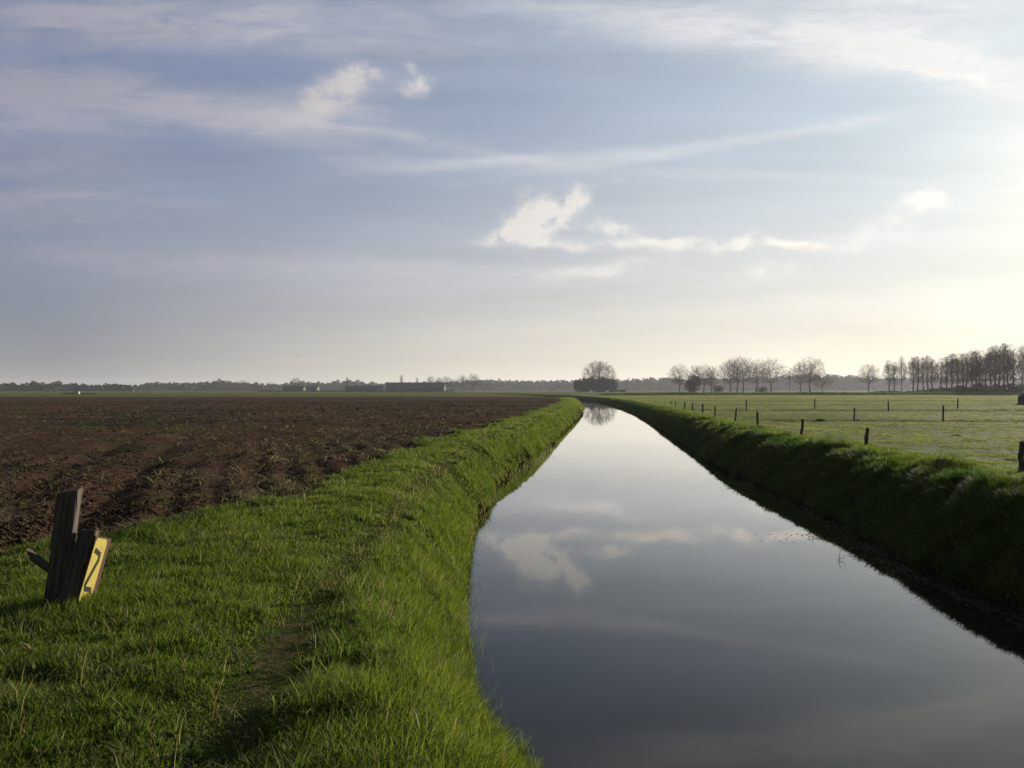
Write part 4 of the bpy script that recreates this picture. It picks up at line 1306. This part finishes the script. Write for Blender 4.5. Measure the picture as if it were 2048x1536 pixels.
def marker():
    rng = np.random.default_rng(4)
    # tall squared post
    Y = 6.18; X = gx(112, Y)
    root = bpy.data.objects.new('old_post', None); COL.objects.link(root)
    root.location = (X, Y, ground_at(X, Y) - .02)
    root.rotation_euler = (R(-1.5), R(6.0), R(12))
    tag(root, 'tall squared weathered wooden post leaning slightly beside the field edge', 'post')
    box_mesh('shaft', .150, .125, .955, rng, .003, lambda x, y: .015 * (x / .07) + .01 * (y / .06), .012, M_SIGNPOST, root, 9)
    # broken rail sticking out to the left
    st = box_mesh('rail_stub', .055, .05, .27, rng, .004, lambda x, y: .05 * (x / .03), .008, M_SIGNPOST, root, 3)
    st.location = (.0, -.02, .28); st.rotation_euler = (R(4), R(-56), 0)
    # short leaning block that carries the number plate
    Y2 = 6.10; X2 = gx(133, Y2)
    r2 = bpy.data.objects.new('number_marker', None); COL.objects.link(r2)
    r2.location = (X2, Y2, ground_at(X2, Y2) - .005)
    r2.rotation_euler = (R(-16.0), R(8.5), R(0))
    tag(r2, 'short leaning wooden marker with a yellow plate numbered 2', 'number sign')
    # the block is turned so that its plate looks along the canal and catches the sun
    turn = R(3)
    H = .635
    bl = box_mesh('block', .125, .10, H, rng, .0042, lambda x, y: .012 * math.sin(40 * x) - .10 * max(0, y), .008, M_SIGNPOST, r2, 6)
    bl.rotation_euler = (0, 0, turn)
    # backing board standing behind the plate; its dark edge shows on the right
    def board(name, x0, x1, y0, y1, zlo, zhi, mat, par, cut=0.0, bev=.004):
        bm = bmesh.new()
        pts = [(y0, zlo + cut), (y0 + cut * .6, zlo), (y1 - cut * .6, zlo), (y1, zlo + cut), (y1, zhi - cut), (y1 - cut * .6, zhi), (y0 + cut * .6, zhi), (y0, zhi - cut)] if cut else [(y0, zlo), (y1, zlo), (y1, zhi), (y0, zhi)]
        a = [bm.verts.new((x0, p[0], p[1])) for p in pts]; b = [bm.verts.new((x1, p[0], p[1])) for p in pts]
        n = len(pts)
        bm.faces.new(a[::-1]); bm.faces.new(b)
        for i in range(n):
            bm.faces.new((a[i], a[(i + 1) % n], b[(i + 1) % n], b[i]))
        bmesh.ops.recalc_face_normals(bm, faces=bm.faces[:])
        bmesh.ops.bevel(bm, geom=bm.edges[:], offset=bev, segments=2, affect='EDGES')
        me = bpy.data.meshes.new(name); bm.to_mesh(me); bm.free()
        o = link(name, me, mat, par); o.rotation_euler = (0, 0, turn)
        return o
    xs = .0625
    board('backing_board', xs + .001, xs + .020, -.05, .270, .05, .60, M_BROWN, r2)
    pl = board('number_plate', xs + .021, xs + .028, -.043, .180, .075, .585, M_YELLOW, r2, .035, .002)
    # angular numeral 2 as raised strips
    bm = bmesh.new()
    path = [(-.008, .490), (.098, .462), (.104, .415), (-.008, .215), (.008, .185), (.108, .182), (.116, .148)]
    wd = .0185
    left, right = [], []
    for i, p in enumerate(path):
        a = Vector(path[max(0, i - 1)]); b = Vector(path[min(len(path) - 1, i + 1)])
        t = (b - a).normalized(); nn = Vector((-t.y, t.x)) * wd
        left.append(Vector(p) + nn); right.append(Vector(p) - nn)
    x0, x1 = xs + .0285, xs + .0315
    vl = [[bm.verts.new((x, q.x, q.y)) for q in L] for x in (x0, x1) for L in (left, right)]
    bl_, br_, tl_, tr_ = vl
    for i in range(len(path) - 1):
        bm.faces.new((tl_[i], tl_[i + 1], tr_[i + 1], tr_[i]))
        bm.faces.new((bl_[i], bl_[i + 1], tl_[i + 1], tl_[i])); bm.faces.new((tr_[i], tr_[i + 1], br_[i + 1], br_[i]))
    bm.faces.new((bl_[0], tl_[0], tr_[0], br_[0])); bm.faces.new((bl_[-1], br_[-1], tr_[-1], tl_[-1]))
    bmesh.ops.recalc_face_normals(bm, faces=bm.faces[:])
    me = bpy.data.meshes.new('numeral'); bm.to_mesh(me); bm.free()
    link('numeral', me, M_BLACK, pl)
marker()

# ------------------------------------------------------------------ clods, straw and weeds on the field
def clods():
    rng = np.random.default_rng(15)
    n = 70000
    y = samp_y(rng, n, 7.5, 120, 1.25)
    xf = xf_(y)
    x = xf + .1 - rng.uniform(0, 1, n) ** 1.0 * np.maximum(.69 * y + xf + 1.0, .5)
    keep = fbm(x * .8, y * .8, 141, 3) + rng.normal(0, .10, n) > .46
    x, y = x[keep], y[keep]; n = len(x)
    z = ground_left(x, y)
    base = np.array([(1, 0, 0), (-1, 0, 0), (0, 1, 0), (0, -1, 0), (0, 0, 1), (0, 0, -1)], float)
    s = np.maximum(.016, .0006 * y) * rng.lognormal(0, .45, n)
    s = np.minimum(s, .11)
    jit = 1 + rng.normal(0, .25, (n, 6, 1))
    th = rng.uniform(0, 6.28, n); c, sn = np.cos(th), np.sin(th)
    P = base[None] * jit * np.array([1.25, .95, .75])[None, None] + rng.normal(0, .12, (n, 6, 3))
    X = P[..., 0] * c[:, None] - P[..., 1] * sn[:, None]; Yv = P[..., 0] * sn[:, None] + P[..., 1] * c[:, None]
    co = np.stack([X, Yv, P[..., 2]], -1) * s[:, None, None] + np.stack([x, y, z + s * .25], -1)[:, None, :]
    tri = np.array([[0, 2, 4], [2, 1, 4], [1, 3, 4], [3, 0, 4], [2, 0, 5], [1, 2, 5], [3, 1, 5], [0, 3, 5]])
    f = (np.arange(n) * 6)[:, None, None] + tri[None]
    me = fast_mesh('soil_clods', co.reshape(-1, 3), None, f.reshape(-1, 3), smooth=False)
    tag(link('soil_clods', me, M_FIELD), 'loose reddish brown soil clods over the ploughed field', 'soil', kind='stuff')
    # pale stubble and straw
    n = 30000
    y = samp_y(rng, n, 7.5, 80, 1.5)
    xf = xf_(y)
    x = xf + .1 - rng.uniform(0, 1, n) * np.maximum(.69 * y + xf + 1.0, .5)
    keep = fbm(x * .5, y * .5, 151, 3) + rng.normal(0, .06, n) > .50
    x, y = x[keep], y[keep]; n = len(x)
    z = ground_left(x, y) + .03
    blades('straw_litter', x, y, z, rng.uniform(.05, .20, n) * (1 + y / 60), np.maximum(.007, .0008 * y), np.abs(rng.normal(1.35, .25, n)), rng.uniform(0, 6.28, n),
           rng.uniform(.75, 1, n), rng.uniform(.5, 1, n), M_SHORT, rng, 'pale straw and maize stubble scattered over the ploughed field', 'straw', .2)
    # thin weeds
    n = 60000
    y = samp_y(rng, n, 7.5, 150, 1.3)
    xf = xf_(y)
    x = xf + .3 - rng.uniform(0, 1, n) ** 1.3 * np.maximum(.69 * y + xf + 1.0, .5)
    q = x * FURROW[0] + y * FURROW[1]; s_ = -x * FURROW[1] + y * FURROW[0]
    f_ = .6 * fbm(x * .16, y * .16, 161, 3) + .4 * fbm(q * .9, s_ * .12, 163, 3) + .25 * np.exp(-(xf - x) / .9)
    keep = f_ + rng.normal(0, .035, n) > .56
    x, y = x[keep], y[keep]; n = len(x)
    z = ground_left(x, y)
    blades('field_weeds', x, y, z, rng.uniform(.03, .10, n), np.maximum(.006, .0006 * y), np.abs(rng.normal(.6, .4, n)), rng.uniform(0, 6.28, n),
           (rng.uniform(0, 1, n) < .15) * .8, np.clip(rng.normal(.35, .2, n), 0, 1), M_SHORT, rng, 'sparse green weeds sprouting in the ploughed field', 'weeds', .8)
clods()

# ------------------------------------------------------------------ rough growth along the far side of the pasture
def far_margin():
    rng = np.random.default_rng(31)
    n = 26000
    x = rng.uniform(34, 330, n)
    y = 300 + rng.normal(0, 1.6, n)
    z = ground_right(x, y)
    h = rng.uniform(.35, .85, n) * (.6 + .8 * fbm(x * .06, y * 0, 191, 3))
    blades('rough_margin', x, y, z, h, rng.uniform(.10, .22, n), np.abs(rng.normal(.2, .2, n)), rng.uniform(0, 6.28, n),
           (rng.uniform(0, 1, n) < .25) * rng.uniform(.2, .6, n), np.clip(rng.normal(.1, .12, n), 0, 1), M_BLADE, rng, 'dark strip of rough growth along the far side of the pasture', 'rough grass', .4)
far_margin()

# ------------------------------------------------------------------ water margin
def margin():
    rng = np.random.default_rng(23)
    # dry stems at the left waterline
    n = 420
    y = np.concatenate([rng.uniform(27, 40, 240), rng.uniform(6, 12, 110), rng.uniform(12, 27, 70)])
    x = xl_(y) + rng.uniform(-.10, .22, n)
    h = rng.uniform(.12, .42, n) * np.where(y > 27, 1.2, .8)
    blades('dry_stems', x, y, np.full(n, -.02), h, np.maximum(.004, .0005 * y), np.abs(rng.normal(.25, .25, n)), rng.uniform(0, 6.28, n),
           rng.uniform(.2, .6, n), rng.uniform(0, .2, n), M_BLADE, rng, 'thin dry reed stems standing in the water at the left bank', 'reeds', .6)
    # floating leaves and scum along the shaded bank
    n = 2600
    y = samp_y(rng, n, 9.5, 26, 1.2)
    cl = fbm(y * .55, y * 0 + 3.3, 171, 3)
    off = np.abs(rng.normal(0, 1, n)) * (.35 + 1.5 * sstep(cl, .45, .7)) * .75
    x = xr_(y) - off
    s = rng.uniform(.010, .034, n) * (1 + .6 * (rng.uniform(0, 1, n) < .1))
    a = np.arange(7) * 2 * math.pi / 7
    el = rng.uniform(.35, 1, n); th = rng.uniform(0, 6.28, n)
    px_ = np.cos(a)[None] * s[:, None]; py_ = np.sin(a)[None] * (s * el)[:, None]
    X = px_ * np.cos(th)[:, None] - py_ * np.sin(th)[:, None] + x[:, None]
    Yv = px_ * np.sin(th)[:, None] + py_ * np.cos(th)[:, None] + y[:, None]
    Z = np.full_like(X, .004) + rng.uniform(0, .004, (n, 7))
    co = np.stack([X, Yv, Z], -1)
    cen = np.stack([x, y, np.full(n, .005)], -1)[:, None, :]
    co = np.concatenate([co, cen], 1).reshape(-1, 3)
    i = np.arange(7)
    tri = np.stack([i, (i + 1) % 7, np.full(7, 7)], -1)
    f = ((np.arange(n) * 8)[:, None, None] + tri[None]).reshape(-1, 3)
    me = fast_mesh('floating_leaves', co, None, f)
    at = np.zeros((n, 8, 3), np.float32); at[:, :, 0] = (.25 * rng.uniform(0, 1, n))[:, None]; at[:, :, 1] = .1; at[:, :, 2] = 1
    set_attr(me, 'blade', at.reshape(-1, 3))
    tag(link('floating_leaves', me, M_SHORT), 'dark leaves and scum floating along the shaded bank', 'water plants', kind='stuff')
    # a thin branch poking out of the water by the shaded bank
    def twig(px, py, ang, L, label):
        Y = EYE * FPX / (py - HOR); X = gx(px, Y)
        segs = []
        p = np.array([X, Y, -.06]); d = np.array([math.cos(ang), .1, .55]); d /= np.linalg.norm(d)
        for k in range(4):
            q = p + d * L / 4 + rng.normal(0, .01, 3)
            segs.append((*p, *q, .007 - .001 * k, .006 - .001 * k)); p = q
        q = p; 
        segs.append((*segs[1][3:6], *(np.array(segs[1][3:6]) + np.array([.04, .05, .16])), .006, .003))
        me = prisms('branch', segs, 5, M_BARK); me.materials.append(M_BARK)
        tag(link('branch', me), label, 'branch')
    twig(1662, 1120, 0.35, .34, 'thin bare branch sticking out of the water near the shaded bank')
    # little white flowers on the far crest
    n = 60
    Y = rng.normal(15.9, .8, n); t = rng.normal(2.3, .35, n); X = xr_(Y) + t
    Z = ground_right(X, Y) + rng.uniform(.12, .32, n)
    pts = np.stack([X, Y, Z], -1)
    o = leafy('white_flowers', pts, .016, M_WHITE, rng, 'tiny white flowers on the crest of the far bank', 'flowers', kind='stuff')
margin()

# ------------------------------------------------------------------ two birds far up over the field
def bird(px, py, Y, yaw, flap, label):
    X = gx(px, Y); Z = EYE + (HOR - py) / FPX * Y
    me = bpy.data.meshes.new('bird')
    bm = bmesh.new()
    prof = [(-.20, .004, .0), (-.13, .022, .0), (-.04, .045, .0), (.05, .048, .005), (.12, .030, .012), (.155, .032, .018), (.185, .020, .018), (.215, .003, .012)]
    rings = []
    for x, r, z in prof:
        rings.append([bm.verts.new((x, math.cos(a) * r, z + math.sin(a) * r * .9)) for a in [i * math.pi / 4 for i in range(8)]])
    for a, b in zip(rings, rings[1:]):
        for i in range(8):
            bm.faces.new((a[i], a[(i + 1) % 8], b[(i + 1) % 8], b[i]))
    bm.faces.new(rings[0][::-1]); bm.faces.new(rings[-1])
    for s in (-1, 1):                                   # wings with an elbow, and a fan tail
        st = [(.0, .03, .10, -.05), (.17, .03 + .14 * flap, .12, -.045), (.33, .03 + .20 * flap, .06, -.075), (.46, .03 + .17 * flap, -.07, -.11)]
        up, dn = [], []
        for yy, zz, xf_2, xb in st:
            up.append((bm.verts.new((xf_2, s * (yy + .02), zz + .006)), bm.verts.new((xb, s * (yy + .02), zz + .006))))
            dn.append((bm.verts.new((xf_2, s * (yy + .02), zz - .004)), bm.verts.new((xb, s * (yy + .02), zz - .004))))
        for i in range(3):
            bm.faces.new((up[i][0], up[i + 1][0], up[i + 1][1], up[i][1])); bm.faces.new((dn[i][0], dn[i][1], dn[i + 1][1], dn[i + 1][0]))
            bm.faces.new((up[i][0], dn[i][0], dn[i + 1][0], up[i + 1][0])); bm.faces.new((up[i][1], up[i + 1][1], dn[i + 1][1], dn[i][1]))
        bm.faces.new((up[3][0], dn[3][0], dn[3][1], up[3][1]))
    tv = [bm.verts.new(p) for p in ((-.17, .015, .004), (-.17, -.015, .004), (-.30, -.05, .004), (-.30, .05, .004), (-.17, .015, -.004), (-.17, -.015, -.004), (-.30, -.05, -.004), (-.30, .05, -.004))]
    for f in ((0, 1, 2, 3), (7, 6, 5, 4), (0, 3, 7, 4), (1, 5, 6, 2), (2, 6, 7, 3)):
        bm.faces.new([tv[k] for k in f])
    bmesh.ops.recalc_face_normals(bm, faces=bm.faces[:])
    bm.to_mesh(me); bm.free()
    o = link('bird', me, M_BIRD)
    o.location = (X, Y, Z); o.rotation_euler = (R(12), R(-4), yaw)
    tag(o, label, 'bird', 'birds over the field')
M_BIRD = plain('dark_feathers', (0.03, 0.028, 0.027), .7, .2, .2, 12)
bird(321, 716, 175, 2.2, 1.0, 'tiny dark bird above the field on the left, wings raised')
bird(597, 711, 210, .5, -.7, 'tiny dark bird above the round tree left of the farm, wings lowered')
# ------------------------------------------------------------------ the morning air
def haze():
    x0, x1, y0, y1, z0, z1 = -3000.0, 3000.0, -60.0, 3590.0, -2.2, 46.0
    V = [(x0, y0, z0), (x1, y0, z0), (x1, y1, z0), (x0, y1, z0), (x0, y0, z1), (x1, y0, z1), (x1, y1, z1), (x0, y1, z1)]
    F = [(0, 3, 2, 1), (4, 5, 6, 7), (0, 1, 5, 4), (1, 2, 6, 5), (2, 3, 7, 6), (3, 0, 4, 7)]
    mt, g = material('morning_haze')
    v = g.new('ShaderNodeVolumePrincipled')
    v.inputs['Color'].default_value = (0.90, 0.92, 0.98, 1)
    v.inputs['Density'].default_value = HAZE_DENSITY
    v.inputs['Anisotropy'].default_value = .25
    g.l.new(v.outputs[0], g.out.inputs['Volume'])
    o = solid('haze', V, F, mt)
    tag(o, 'thin bluish morning haze lying over the land', 'haze', kind='stuff')
HAZE_DENSITY = 0.00012
haze()
